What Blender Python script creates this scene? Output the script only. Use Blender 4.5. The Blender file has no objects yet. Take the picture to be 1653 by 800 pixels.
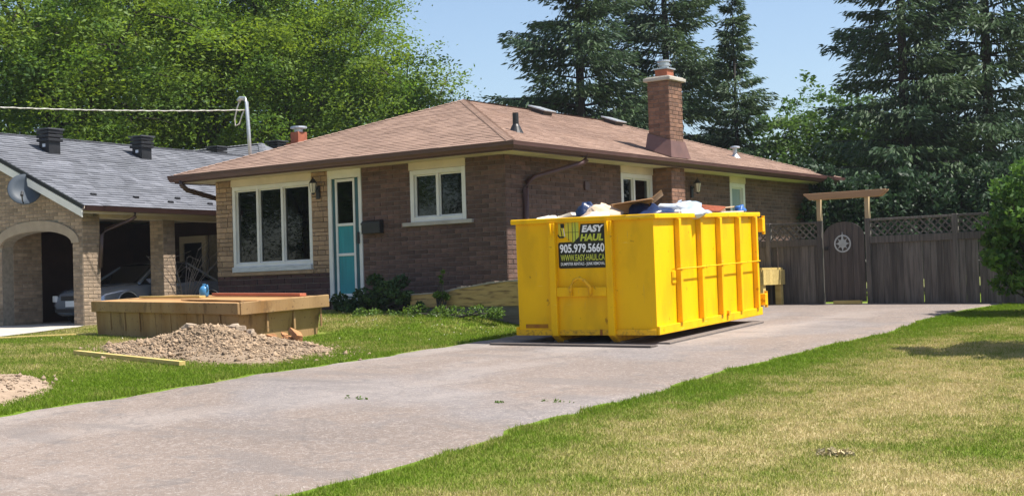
import bpy, math, random
import numpy as np
from mathutils import Vector, Matrix
random.seed(7); RNG = np.random.default_rng(7)
R = math.radians
scene = bpy.context.scene
col = scene.collection

# ---------------------------------------------------------------- camera
TH, ROLL, PITCH = 0.6208753, 0.0303437, 0.0275269
CAM = Vector((15.2854, -21.2216, 1.60))
def c2w(v):
    return Vector((v[0]*math.cos(TH)-v[1]*math.sin(TH), v[0]*math.sin(TH)+v[1]*math.cos(TH), v[2]))
fwd = Vector((0, math.cos(PITCH), math.sin(PITCH))); upv = Vector((0, -math.sin(PITCH), math.cos(PITCH))); rgt = Vector((1, 0, 0))
r2 = rgt*math.cos(ROLL)-upv*math.sin(ROLL); u2 = rgt*math.sin(ROLL)+upv*math.cos(ROLL)
cr_, cu_, cf_ = c2w(r2), c2w(u2), c2w(fwd)
cd = bpy.data.cameras.new('camera'); cam = bpy.data.objects.new('camera', cd); col.objects.link(cam)
m = Matrix((cr_, cu_, -cf_)).transposed().to_4x4(); m.translation = CAM
cam.matrix_world = m
cd.sensor_width = 36; cd.lens = 49.94; cd.clip_start = .1; cd.clip_end = 3000
scene.camera = cam

# ---------------------------------------------------------------- light
SUN_EL, SUN_PHI = R(62), R(23)
sdir = Vector((math.cos(SUN_EL)*math.cos(SUN_PHI), math.cos(SUN_EL)*math.sin(SUN_PHI), math.sin(SUN_EL)))
w = bpy.data.worlds.new('World'); scene.world = w; w.use_nodes = True
nt = w.node_tree; bg = nt.nodes['Background']
sky = nt.nodes.new('ShaderNodeTexSky'); sky.sky_type = 'NISHITA'; sky.sun_disc = False
sky.sun_elevation = SUN_EL; sky.sun_rotation = math.pi/2-SUN_PHI
sky.air_density = 1.0; sky.dust_density = 1.5; sky.ozone_density = 1.6; sky.altitude = 200
nt.links.new(sky.outputs[0], bg.inputs[0]); bg.inputs[1].default_value = .10
sl = bpy.data.lights.new('sun', 'SUN'); sl.energy = 5.0; sl.angle = R(.53); sl.color = (1, .955, .88)
so = bpy.data.objects.new('sun', sl); col.objects.link(so)
so.rotation_euler = sdir.to_track_quat('Z', 'Y').to_euler(); so.location = (20, 10, 40)
vs = scene.view_settings
vs.view_transform = 'Standard'; vs.look = 'None'; vs.exposure = .84; vs.gamma = 1

# ---------------------------------------------------------------- materials
def nd(nt, t, **k):
    n = nt.nodes.new(t)
    for a, b in k.items(): setattr(n, a, b)
    return n
def mat(name, c1, c2=None, scale=4, rough=.8, bump=0, bscale=None, detail=6, rnd=0, metal=0, spec=.4, stretch=None, coat=0, lo=.35, hi=.65, c3=None, s3=1):
    """noise-mixed procedural colour; rnd = brightness variation per object and per loose piece"""
    M = bpy.data.materials.new(name); M.use_nodes = True; nt = M.node_tree; b = nt.nodes['Principled BSDF']; L = nt.links.new
    b.inputs['Roughness'].default_value = rough; b.inputs['Metallic'].default_value = metal
    b.inputs['Specular IOR Level'].default_value = spec; b.inputs['Coat Weight'].default_value = coat
    tc = nd(nt, 'ShaderNodeTexCoord'); vec = tc.outputs['Object']
    if stretch:
        mp = nd(nt, 'ShaderNodeMapping'); mp.inputs['Scale'].default_value = stretch; L(vec, mp.inputs[0]); vec = mp.outputs[0]
    if c2 is None: c2 = tuple(v*.8 for v in c1)
    n = nd(nt, 'ShaderNodeTexNoise'); n.inputs['Scale'].default_value = scale; n.inputs['Detail'].default_value = detail; L(vec, n.inputs[0])
    r = nd(nt, 'ShaderNodeValToRGB'); r.color_ramp.elements[0].position = lo; r.color_ramp.elements[1].position = hi
    r.color_ramp.elements[0].color = (*c1, 1); r.color_ramp.elements[1].color = (*c2, 1); L(n.outputs[0], r.inputs[0])
    out = r.outputs[0]
    if c3:
        n3 = nd(nt, 'ShaderNodeTexNoise'); n3.inputs['Scale'].default_value = s3; n3.inputs['Detail'].default_value = 5; L(vec, n3.inputs[0])
        mr = nd(nt, 'ShaderNodeMapRange'); mr.inputs[1].default_value = .5; mr.inputs[2].default_value = .66; L(n3.outputs[0], mr.inputs[0])
        mx = nd(nt, 'ShaderNodeMix', data_type='RGBA'); L(mr.outputs[0], mx.inputs[0]); L(out, mx.inputs[6]); mx.inputs[7].default_value = (*c3, 1); out = mx.outputs[2]
    if rnd:
        oi = nd(nt, 'ShaderNodeObjectInfo'); ge = nd(nt, 'ShaderNodeNewGeometry')
        a = nd(nt, 'ShaderNodeMath', operation='ADD'); L(oi.outputs['Random'], a.inputs[0]); L(ge.outputs['Random Per Island'], a.inputs[1])
        f = nd(nt, 'ShaderNodeMath', operation='FRACT'); L(a.outputs[0], f.inputs[0])
        mr = nd(nt, 'ShaderNodeMapRange'); mr.inputs[3].default_value = 1-rnd; mr.inputs[4].default_value = 1+rnd; L(f.outputs[0], mr.inputs[0])
        hs = nd(nt, 'ShaderNodeHueSaturation'); L(mr.outputs[0], hs.inputs['Value']); L(out, hs.inputs['Color']); out = hs.outputs[0]
    L(out, b.inputs['Base Color'])
    if bump:
        nb = nd(nt, 'ShaderNodeTexNoise'); nb.inputs['Scale'].default_value = bscale or scale*6; nb.inputs['Detail'].default_value = 4; L(vec, nb.inputs[0])
        bp = nd(nt, 'ShaderNodeBump'); bp.inputs['Strength'].default_value = bump; bp.inputs['Distance'].default_value = .02; L(nb.outputs[0], bp.inputs['Height']); L(bp.outputs[0], b.inputs['Normal'])
    return M
def leafmat(name, c1, c2, trans=.4, rnd=.35, scale=.5, tcol=None):
    M = bpy.data.materials.new(name); M.use_nodes = True; nt = M.node_tree; L = nt.links.new
    b = nt.nodes['Principled BSDF']; o = nt.nodes['Material Output']
    b.inputs['Roughness'].default_value = .55; b.inputs['Specular IOR Level'].default_value = .25
    ge = nd(nt, 'ShaderNodeNewGeometry'); tc = nd(nt, 'ShaderNodeTexCoord')
    n = nd(nt, 'ShaderNodeTexNoise'); n.inputs['Scale'].default_value = scale; n.inputs['Detail'].default_value = 3; L(tc.outputs['Object'], n.inputs[0])
    r = nd(nt, 'ShaderNodeValToRGB'); r.color_ramp.elements[0].position = .36; r.color_ramp.elements[1].position = .64
    r.color_ramp.elements[0].color = (*c1, 1); r.color_ramp.elements[1].color = (*c2, 1); L(n.outputs[0], r.inputs[0])
    mr = nd(nt, 'ShaderNodeMapRange'); mr.inputs[3].default_value = 1-rnd; mr.inputs[4].default_value = 1+rnd; L(ge.outputs['Random Per Island'], mr.inputs[0])
    hs = nd(nt, 'ShaderNodeHueSaturation'); L(mr.outputs[0], hs.inputs['Value']); L(r.outputs[0], hs.inputs['Color'])
    L(hs.outputs[0], b.inputs['Base Color'])
    t = nd(nt, 'ShaderNodeBsdfTranslucent'); hs2 = nd(nt, 'ShaderNodeHueSaturation'); hs2.inputs['Hue'].default_value = .485; hs2.inputs['Saturation'].default_value = 1.1; hs2.inputs['Value'].default_value = 1.5
    L(hs.outputs[0], hs2.inputs['Color']); L(hs2.outputs[0], t.inputs[0])
    mx = nd(nt, 'ShaderNodeMixShader'); mx.inputs[0].default_value = trans; L(b.outputs[0], mx.inputs[1]); L(t.outputs[0], mx.inputs[2]); L(mx.outputs[0], o.inputs[0])
    return M
def glassmat(name, tint=(.20, .22, .21), refl=1.0):
    M = bpy.data.materials.new(name); M.use_nodes = True; nt = M.node_tree; L = nt.links.new; nt.nodes.remove(nt.nodes['Principled BSDF']); o = nt.nodes['Material Output']
    t = nd(nt, 'ShaderNodeBsdfTransparent'); t.inputs[0].default_value = (*tint, 1)
    g = nd(nt, 'ShaderNodeBsdfGlossy'); g.inputs['Roughness'].default_value = .02; g.inputs[0].default_value = (refl, refl, refl, 1)
    fr = nd(nt, 'ShaderNodeFresnel'); fr.inputs[0].default_value = 1.5
    mx = nd(nt, 'ShaderNodeMixShader'); L(fr.outputs[0], mx.inputs[0]); L(t.outputs[0], mx.inputs[1]); L(g.outputs[0], mx.inputs[2]); L(mx.outputs[0], o.inputs[0])
    return M
M = {}
M['brick'] = mat('brown brick', (.150, .084, .064), (.098, .058, .047), 9, .85, .5, 60, rnd=.28)
M['chimbrick'] = mat('orange brown brick', (.23, .122, .078), (.155, .083, .058), 9, .85, .5, 60, rnd=.28)
M['mortar'] = mat('mortar', (.21, .165, .145), (.16, .125, .11), 12, .9, .4, 80)
M['darkbrick'] = mat('dark red brick', (.10, .045, .042), (.065, .034, .034), 7, .85, .5, 60, rnd=.3)
M['stone'] = mat('tan stone', (.40, .27, .165), (.31, .205, .13), 6, .85, .6, 40, rnd=.22)
M['nbrick'] = mat('buff brick', (.36, .265, .185), (.26, .195, .14), 7, .85, .5, 60, rnd=.26)
M['nmortar'] = mat('buff mortar', (.30, .26, .21), (.22, .19, .15), 12, .9)
M['shingle'] = mat('brown shingle', (.30, .20, .152), (.25, .166, .128), 2.2, .95, .35, 160, rnd=.09, spec=.2)
M['nshingle'] = mat('grey shingle', (.17, .175, .195), (.13, .135, .152), 3, .95, .35, 160, rnd=.17, spec=.2)
M['gutter'] = mat('brown painted metal', (.085, .036, .032), (.07, .03, .027), 3, .42, spec=.5)
M['ngutter'] = mat('dark brown metal', (.05, .026, .022), (.04, .02, .018), 3, .4, spec=.5)
M['cream'] = mat('cream aluminium', (.66, .57, .45), (.58, .50, .40), 2, .6)
M['white'] = mat('white vinyl', (.74, .73, .70), (.66, .65, .62), 3, .45)
M['weatheredwhite'] = mat('chalky white paint', (.62, .63, .64), (.45, .47, .50), 5, .7, stretch=(1, 1, 8))
M['glass'] = glassmat('window glass'); M['frost'] = mat('frosted glass', (.30, .37, .38), (.26, .32, .33), 1, .25)
M['teal'] = mat('teal door paint', (.012, .27, .31), (.01, .20, .24), 2, .4, stretch=(6, 1, .6))
M['tealdark'] = mat('dark teal paint', (.02, .10, .12), (.016, .075, .095), 3, .5)
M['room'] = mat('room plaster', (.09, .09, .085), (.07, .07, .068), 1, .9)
M['curtain'] = mat('green curtain', (.03, .10, .06), (.02, .07, .045), 6, .9, stretch=(8, 8, 1))
M['black'] = mat('black metal', (.018, .018, .02), (.012, .012, .013), 8, .45)
M['galv'] = mat('galvanised steel', (.52, .54, .56), (.42, .44, .46), 12, .38, metal=.6)
M['clay'] = mat('clay flue', (.36, .12, .065), (.27, .09, .05), 8, .85)
M['concrete'] = mat('concrete', (.46, .42, .37), (.36, .33, .29), 3, .9, .4, 40)
M['lampglass'] = mat('lantern glass', (.75, .70, .60), (.6, .55, .46), 3, .15)
M['yellow'] = mat('yellow bin paint', (.90, .505, .0), (.84, .46, .0), 1.6, .5, .06, 5, spec=.22, stretch=(1, 1, .45), c3=(.74, .40, .002), s3=2.6)
M['yscuff'] = mat('scuffed yellow paint', (.86, .47, .001), (.76, .40, .003), 3, .5, .08, 10, c3=(.55, .27, .01), s3=22)
M['rust'] = mat('rust', (.30, .10, .02), (.40, .17, .01), 9, .9)
M['signblack'] = mat('black vinyl', (.010, .010, .012), (.007, .007, .009), 3, .3)
M['signwhite'] = mat('white vinyl print', (.85, .85, .88), (.85, .85, .88), 3, .35)
M['signlime'] = mat('lime vinyl print', (.52, .56, .06), (.52, .56, .06), 3, .35)
M['signyellow'] = mat('yellow vinyl print', (.66, .55, .03), (.60, .52, .05), 3, .35)
M['wood'] = mat('tan plywood', (.36, .225, .10), (.29, .175, .075), 3, .8, .15, 40, stretch=(1, 1, .3), c3=(.25, .13, .04), s3=1.6, rnd=.05)
M['woodtop'] = mat('orange plywood', (.46, .255, .10), (.36, .19, .07), 2.5, .75, .1, 40, stretch=(.4, 2, 1), rnd=.1)
M['lumber'] = mat('yellow lumber', (.58, .44, .16), (.47, .34, .11), 4, .8, .1, 40, stretch=(.5, 6, 6), rnd=.12)
M['oldwood'] = mat('grey fence wood', (.14, .122, .106), (.074, .065, .058), 5, .9, .35, 30, stretch=(5, 5, .35), rnd=.38)
M['gatewood'] = mat('brown gate wood', (.105, .084, .073), (.066, .054, .048), 5, .9, .3, 30, stretch=(5, 5, .35), rnd=.22)
M['beam'] = mat('peeling tan beam', (.42, .25, .14), (.33, .19, .105), 3, .85, .2, 30, stretch=(.5, 3, 3))
M['postwood'] = mat('tan post wood', (.46, .34, .20), (.36, .26, .15), 4, .85, .2, 30, stretch=(4, 4, .5))
M['plank'] = mat('grey plank', (.16, .135, .12), (.11, .09, .08), 5, .9, .2, 30, stretch=(.5, 5, 5), rnd=.2)
M['medal'] = mat('silver grey metal', (.50, .51, .52), (.40, .41, .42), 9, .5, metal=.3)
M['log'] = mat('weathered tan timber', (.56, .37, .14), (.45, .28, .10), 3, .85, .35, 22, stretch=(.6, 4, 4), c3=(.2, .12, .05), s3=5)
M['logtop'] = mat('grey splintered wood', (.42, .36, .29), (.30, .25, .2), 9, .9, .5, 40, stretch=(.6, 4, 4))
M['gravel'] = mat('pale gravel', (.33, .235, .15), (.21, .148, .095), 6, .9, rnd=.35)
M['gravelbase'] = mat('gravel fines', (.29, .215, .145), (.22, .16, .108), 14, .95, .8, 50)
M['sand'] = mat('sand', (.34, .25, .175), (.24, .175, .12), 5, .95, .9, 30)
M['chunk'] = mat('broken concrete', (.42, .33, .24), (.29, .22, .16), 6, .9, .6, 30, rnd=.2)
M['orangechunk'] = mat('orange splintered wood', (.46, .22, .09), (.34, .16, .07), 6, .9, .5, 30, rnd=.3)
M['trunk'] = mat('bark', (.085, .07, .06), (.05, .042, .037), 6, .95, .8, 20, stretch=(3, 3, .6))
M['darktrunk'] = mat('dark bark', (.05, .042, .04), (.032, .028, .028), 6, .95, .8, 20, stretch=(3, 3, .6))
M['locust'] = leafmat('locust leaf', (.165, .24, .036), (.085, .165, .03), .45, .25, .55)
M['locust2'] = leafmat('darker leaf', (.085, .15, .034), (.055, .115, .03), .4, .25, .5)
M['spruce'] = leafmat('spruce needle', (.045, .082, .045), (.072, .115, .045), .25, .35, .5)
M['bushleaf'] = leafmat('bush leaf', (.085, .17, .035), (.06, .13, .03), .35, .4, .8)
M['hedge'] = leafmat('dark hedge leaf', (.032, .062, .028), (.022, .046, .022), .25, .45, .5)
M['ivy'] = leafmat('dark ivy leaf', (.032, .068, .022), (.055, .10, .03), .25, .45, 1.5)
M['weed'] = leafmat('weed leaf', (.10, .17, .03), (.08, .14, .03), .35, .3, 1)
M['straw'] = mat('dry straw', (.50, .42, .25), (.40, .33, .18), 6, .9, rnd=.25)
M['carpaint'] = mat('silver blue car paint', (.30, .35, .43), (.29, .34, .42), 1, .22, metal=.55, coat=.6)
M['carglass'] = mat('dark car glass', (.012, .014, .016), (.01, .012, .014), 1, .05, spec=.6)
M['rubber'] = mat('tyre rubber', (.018, .018, .018), (.014, .014, .014), 9, .85)
M['rim'] = mat('alloy rim', (.45, .46, .48), (.4, .41, .43), 3, .3, metal=.8)
M['taillamp'] = mat('tail lamp', (.30, .02, .02), (.25, .015, .015), 3, .15, coat=.5)
M['plate'] = mat('plate white', (.75, .77, .80), (.70, .72, .76), 3, .4)
M['trimdark'] = mat('dark plastic', (.03, .03, .033), (.025, .025, .027), 3, .6)
M['bluejug'] = mat('blue plastic', (.06, .22, .42), (.05, .18, .36), 3, .3)
M['carton'] = mat('brown cardboard', (.47, .29, .15), (.40, .24, .12), 3, .85, rnd=.1)
M['paper'] = mat('pale packing paper', (.66, .50, .36), (.58, .42, .30), 4, .85, rnd=.1)
M['offwhite'] = mat('off white board', (.74, .68, .57), (.68, .61, .5), 4, .8)
M['bluebag'] = mat('dark blue plastic', (.018, .035, .095), (.012, .022, .06), 5, .3, .2, 12)
M['bluepl'] = mat('bright blue plastic', (.05, .15, .42), (.04, .12, .34), 5, .4)
M['clearpl'] = mat('pale plastic sheet', (.62, .67, .74), (.42, .48, .57), 3, .25, .4, 9, c3=(.30, .36, .45), s3=4)
M['redwood'] = mat('red brown wood', (.42, .13, .07), (.33, .10, .055), 4, .8, stretch=(.5, 5, 5), rnd=.2)
M['cable'] = mat('pale cable', (.62, .60, .55), (.5, .48, .44), 4, .6)
M['dish'] = mat('grey dish', (.05, .065, .085), (.042, .055, .072), 2, .5)

def wear(key, scale, lo, hi, c, fac, stretch=None, detail=5):
    nt = M[key].node_tree; L = nt.links.new; b = nt.nodes['Principled BSDF']; src = b.inputs['Base Color'].links[0].from_socket; tc = nd(nt, 'ShaderNodeTexCoord'); v = tc.outputs['Object']
    if stretch: mp = nd(nt, 'ShaderNodeMapping'); mp.inputs['Scale'].default_value = stretch; L(v, mp.inputs[0]); v = mp.outputs[0]
    n = nd(nt, 'ShaderNodeTexNoise'); n.inputs['Scale'].default_value = scale; n.inputs['Detail'].default_value = detail; L(v, n.inputs[0])
    r = nd(nt, 'ShaderNodeMapRange'); r.inputs[1].default_value = lo; r.inputs[2].default_value = hi; r.inputs[4].default_value = fac; L(n.outputs[0], r.inputs[0])
    mx = nd(nt, 'ShaderNodeMix', data_type='RGBA'); L(r.outputs[0], mx.inputs[0]); L(src, mx.inputs[6]); mx.inputs[7].default_value = (*c, 1); L(mx.outputs[2], b.inputs['Base Color'])
wear('yellow', 7, .66, .72, (.36, .15, .006), .75); wear('yellow', 5, .66, .74, (.55, .34, .10), .6, (6, 6, .5)); wear('yellow', 3, .68, .73, (.95, .75, .25), .5, (.6, .6, 7))
wear('yscuff', 9, .58, .68, (.30, .12, .01), .7)
wear('wood', 6, .6, .7, (.12, .065, .025), .6, (1, 1, .4)); wear('wood', 22, .62, .7, (.10, .06, .03), .7); wear('woodtop', 4, .56, .7, (.22, .11, .045), .6, (.4, 2, 1)); wear('cream', 1.2, .55, .75, (.42, .36, .28), .5, (1, 1, .3)); wear('shingle', .5, .52, .68, (.19, .125, .098), .45, (.5, .5, 2)); wear('nshingle', .6, .5, .7, (.10, .105, .115), .5)
wear('gutter', 4, .6, .72, (.13, .07, .06), .5, (.4, .4, 3)); wear('brick', .8, .52, .68, (.075, .048, .042), .45)
# asphalt: pinkish grey, patched, speckled
def asphalt():
    A = mat('worn asphalt', (.226, .178, .148), (.174, .139, .118), .55, .92, .55, 90, detail=8, lo=.3, hi=.7, spec=.25)
    nt = A.node_tree; L = nt.links.new; b = nt.nodes['Principled BSDF']; src = b.inputs['Base Color'].links[0].from_socket
    tc = nd(nt, 'ShaderNodeTexCoord')
    def layer(src, scale, lo, hi, c, fac, stretch=None, detail=6):
        n = nd(nt, 'ShaderNodeTexNoise'); n.inputs['Scale'].default_value = scale; n.inputs['Detail'].default_value = detail
        v = tc.outputs['Object']
        if stretch: mp = nd(nt, 'ShaderNodeMapping'); mp.inputs['Scale'].default_value = stretch; L(v, mp.inputs[0]); v = mp.outputs[0]
        L(v, n.inputs[0])
        r = nd(nt, 'ShaderNodeMapRange'); r.inputs[1].default_value = lo; r.inputs[2].default_value = hi; r.inputs[4].default_value = fac; L(n.outputs[0], r.inputs[0])
        mx = nd(nt, 'ShaderNodeMix', data_type='RGBA'); L(r.outputs[0], mx.inputs[0]); L(src, mx.inputs[6]); mx.inputs[7].default_value = (*c, 1); return mx.outputs[2]
    s = layer(src, .28, .53, .62, (.21, .20, .205), .5)
    s = layer(s, .6, .56, .68, (.31, .27, .245), .6, (1, .35, 1))
    s = layer(s, 42, .56, .68, (.40, .36, .33), .6, None, 3)
    s = layer(s, 36, .60, .72, (.10, .092, .088), .65, None, 3)
    s = layer(s, 3.0, .56, .68, (.15, .135, .128), .5)
    s = layer(s, 9.0, .58, .72, (.14, .125, .118), .45)
    s = layer(s, 14, .52, .66, (.30, .255, .225), .5, None, 4)
    s = layer(s, 1.1, .54, .64, (.165, .145, .135), .5, (.5, 1.6, 1), 8)
    # fine meandering cracks
    wv = nd(nt, 'ShaderNodeTexVoronoi', feature='DISTANCE_TO_EDGE'); wv.inputs['Scale'].default_value = .42
    nz = nd(nt, 'ShaderNodeTexNoise'); nz.inputs['Scale'].default_value = 2.5; L(tc.outputs['Object'], nz.inputs[0])
    va = nd(nt, 'ShaderNodeMix', data_type='RGBA', blend_type='ADD'); va.inputs[0].default_value = .35; L(tc.outputs['Object'], va.inputs[6]); L(nz.outputs['Color'], va.inputs[7]); L(va.outputs[2], wv.inputs['Vector'])
    mr = nd(nt, 'ShaderNodeMapRange'); mr.inputs[1].default_value = .004; mr.inputs[2].default_value = .012; mr.inputs[3].default_value = .2; mr.inputs[4].default_value = 0; L(wv.outputs[0], mr.inputs[0])
    mx = nd(nt, 'ShaderNodeMix', data_type='RGBA'); L(mr.outputs[0], mx.inputs[0]); L(s, mx.inputs[6]); mx.inputs[7].default_value = (.09, .08, .075, 1)
    L(mx.outputs[2], b.inputs['Base Color']); return A
M['asphalt'] = asphalt()
def lawnmat(name, blades):
    """living green to straw by patches; the lawn beyond the driveway is drier"""
    A = bpy.data.materials.new(name); A.use_nodes = True; nt = A.node_tree; L = nt.links.new; b = nt.nodes['Principled BSDF']; o = nt.nodes['Material Output']
    b.inputs['Roughness'].default_value = .75; b.inputs['Specular IOR Level'].default_value = .15
    ge = nd(nt, 'ShaderNodeNewGeometry'); sx = nd(nt, 'ShaderNodeSeparateXYZ'); L(ge.outputs['Position'], sx.inputs[0])
    def noise(s, d=5):
        n = nd(nt, 'ShaderNodeTexNoise'); n.inputs['Scale'].default_value = s; n.inputs['Detail'].default_value = d; L(ge.outputs['Position'], n.inputs[0]); return n.outputs[0]
    def mth(op, a, c):
        q = nd(nt, 'ShaderNodeMath', operation=op)
        for i, v in ((0, a), (1, c)):
            if isinstance(v, (int, float)): q.inputs[i].default_value = v
            else: L(v, q.inputs[i])
        return q.outputs[0]
    side = nd(nt, 'ShaderNodeMapRange'); side.inputs[1].default_value = 7.45; side.inputs[2].default_value = 8.5; L(sx.outputs[0], side.inputs[0])
    left = nd(nt, 'ShaderNodeMapRange'); left.inputs[1].default_value = .8; left.inputs[2].default_value = -1.6; left.inputs[4].default_value = .42; L(sx.outputs[0], left.inputs[0])
    t = mth('ADD', mth('MULTIPLY', side.outputs[0], .66), left.outputs[0])
    t = mth('ADD', t, mth('MULTIPLY', mth('SUBTRACT', noise(.55), .5), 1.9)); t = mth('ADD', t, mth('MULTIPLY', mth('SUBTRACT', noise(3.2), .5), 1.1))
    if blades: t = mth('ADD', t, mth('MULTIPLY', mth('SUBTRACT', ge.outputs['Random Per Island'], .5), .8))
    r = nd(nt, 'ShaderNodeValToRGB'); e = r.color_ramp.elements
    e[0].position = .05; e[0].color = (.15, .235, .016, 1); e[1].position = .92; e[1].color = (.52, .43, .22, 1)
    q = e.new(.4); q.color = (.225, .255, .05, 1); q = e.new(.62); q.color = (.345, .325, .095, 1)
    L(t, r.inputs[0]); L(r.outputs[0], b.inputs['Base Color'])
    if blades:
        tr = nd(nt, 'ShaderNodeBsdfTranslucent'); L(r.outputs[0], tr.inputs[0]); mx = nd(nt, 'ShaderNodeMixShader'); mx.inputs[0].default_value = .4
        L(b.outputs[0], mx.inputs[1]); L(tr.outputs[0], mx.inputs[2]); L(mx.outputs[0], o.inputs[0])
    else:
        hs = nd(nt, 'ShaderNodeHueSaturation'); hs.inputs['Value'].default_value = .72; L(r.outputs[0], hs.inputs['Color']); L(hs.outputs[0], b.inputs['Base Color'])
    return A
M['lawn'] = lawnmat('lawn soil and thatch', False); M['blade'] = lawnmat('grass blade', True)

# ---------------------------------------------------------------- mesh helpers
class MB:
    def __init__(s): s.V = []; s.F = []; s.mi = []; s.cur = 0
    def add(s, vs, fs):
        o = len(s.V); s.V += [tuple(v) for v in vs]; s.F += [tuple(i+o for i in f) for f in fs]; s.mi += [s.cur]*len(fs); return s
    def box(s, c, d, rot=None):
        x, y, z = d[0]/2, d[1]/2, d[2]/2
        vs = [Vector((sx*x, sy*y, sz*z)) for sx in (-1, 1) for sy in (-1, 1) for sz in (-1, 1)]
        if rot is not None: vs = [rot @ v for v in vs]
        c = Vector(c)
        return s.add([v+c for v in vs], [(0, 1, 3, 2), (4, 6, 7, 5), (0, 4, 5, 1), (2, 3, 7, 6), (0, 2, 6, 4), (1, 5, 7, 3)])
    def bb(s, x0, x1, y0, y1, z0, z1): return s.box(((x0+x1)/2, (y0+y1)/2, (z0+z1)/2), (x1-x0, y1-y0, z1-z0))
    def bar(s, p, q, a, b, up=(0, 0, 1)):
        p, q = Vector(p), Vector(q); d = (q-p); l = d.length; d.normalize(); sd = d.cross(Vector(up)); sd.normalize(); u = sd.cross(d)
        return s.box((p+q)/2, (l, a, b), Matrix((d, sd, u)).transposed())
    def prism(s, poly, off):
        n = len(poly); off = Vector(off); vs = [Vector(p) for p in poly]; vs += [v+off for v in vs]
        return s.add(vs, [tuple(range(n))[::-1], tuple(range(n, 2*n))]+[(i, (i+1) % n, n+(i+1) % n, n+i) for i in range(n)])
    def tube(s, pts, r, n=8, cap=True):
        pts = [Vector(p) for p in pts]; rs = r if isinstance(r, (list, tuple)) else [r]*len(pts); vs = []; fs = []
        for i, p in enumerate(pts):
            d = (pts[min(i+1, len(pts)-1)]-pts[max(i-1, 0)]).normalized(); a = d.orthogonal() if abs(d.z) > .9 else d.cross(Vector((0, 0, 1)))
            if abs(d.z) > .9: a = Vector((1, 0, 0)); a = a-d*a.dot(d)
            a.normalize(); b = d.cross(a)
            vs += [p+(a*math.cos(t)+b*math.sin(t))*rs[i] for t in [2*math.pi*k/n for k in range(n)]]
        for i in range(len(pts)-1):
            for k in range(n): fs.append((i*n+k, i*n+(k+1) % n, (i+1)*n+(k+1) % n, (i+1)*n+k))
        if cap: fs += [tuple(range(n))[::-1], tuple(range((len(pts)-1)*n, len(pts)*n))]
        return s.add(vs, fs)
    def lathe(s, prof, n=20, c=(0, 0, 0), axis='z'):
        vs = []; fs = []
        for (r, z) in prof:
            for k in range(n):
                t = 2*math.pi*k/n; v = (r*math.cos(t), r*math.sin(t), z)
                if axis == 'x': v = (z, v[0], v[1])
                if axis == 'y': v = (v[0], z, v[1])
                vs.append((v[0]+c[0], v[1]+c[1], v[2]+c[2]))
        for i in range(len(prof)-1):
            for k in range(n): fs.append((i*n+k, i*n+(k+1) % n, (i+1)*n+(k+1) % n, (i+1)*n+k))
        fs += [tuple(range(n))[::-1], tuple(range((len(prof)-1)*n, len(prof)*n))]
        return s.add(vs, fs)
    def mesh(s, name, mt):
        me = bpy.data.meshes.new(name); me.from_pydata(s.V, [], s.F)
        for q in (mt if isinstance(mt, (list, tuple)) else [mt]): me.materials.append(M[q] if isinstance(q, str) else q)
        if any(s.mi): me.polygons.foreach_set('material_index', s.mi)
        return me
    def build(s, name, mt, parent=None, loc=(0, 0, 0), rot=(0, 0, 0), smooth=False, kind=None, bevel=0, label=None, cat=None, group=None):
        return put(name, s.mesh(name, mt), parent, loc, rot, smooth, kind, bevel, label, cat, group)
def put(name, me, parent=None, loc=(0, 0, 0), rot=(0, 0, 0), smooth=False, kind=None, bevel=0, label=None, cat=None, group=None):
    o = bpy.data.objects.new(name, me); col.objects.link(o); o.parent = parent; o.location = loc; o.rotation_euler = rot
    if smooth and me: me.polygons.foreach_set('use_smooth', [True]*len(me.polygons))
    if bevel:
        b = o.modifiers.new('bevel', 'BEVEL'); b.width = bevel; b.segments = 2; b.limit_method = 'ANGLE'
    if kind: o['kind'] = kind
    if label: o['label'] = label
    if cat: o['category'] = cat
    if group: o['group'] = group
    return o
def thing(name, label, cat, loc=(0, 0, 0), rot=(0, 0, 0), group=None): return put(name, None, None, loc, rot, label=label, cat=cat, group=group)
def npmesh(name, V, F, mt):
    me = bpy.data.meshes.new(name); nv = len(V); nf, k = F.shape
    me.vertices.add(nv); me.vertices.foreach_set('co', V.astype(np.float32).ravel())
    me.loops.add(nf*k); me.loops.foreach_set('vertex_index', F.astype(np.int32).ravel())
    me.polygons.add(nf); me.polygons.foreach_set('loop_start', np.arange(0, nf*k, k, dtype=np.int32)); me.polygons.foreach_set('loop_total', np.full(nf, k, np.int32))
    me.update(calc_edges=True); me.materials.append(M[mt]); return me
def diamonds(name, C, U, Wd, mt):
    """leaf-shaped quads: centre, half-length vector, half-width vector"""
    n = len(C); V = np.empty((n, 4, 3)); V[:, 0] = C-U; V[:, 1] = C+Wd-U*.15; V[:, 2] = C+U; V[:, 3] = C-Wd-U*.15
    return npmesh(name, V.reshape(-1, 3), np.arange(4*n).reshape(n, 4), mt)
def unit(v): return v/np.maximum(np.linalg.norm(v, axis=1, keepdims=True), 1e-9)

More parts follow.
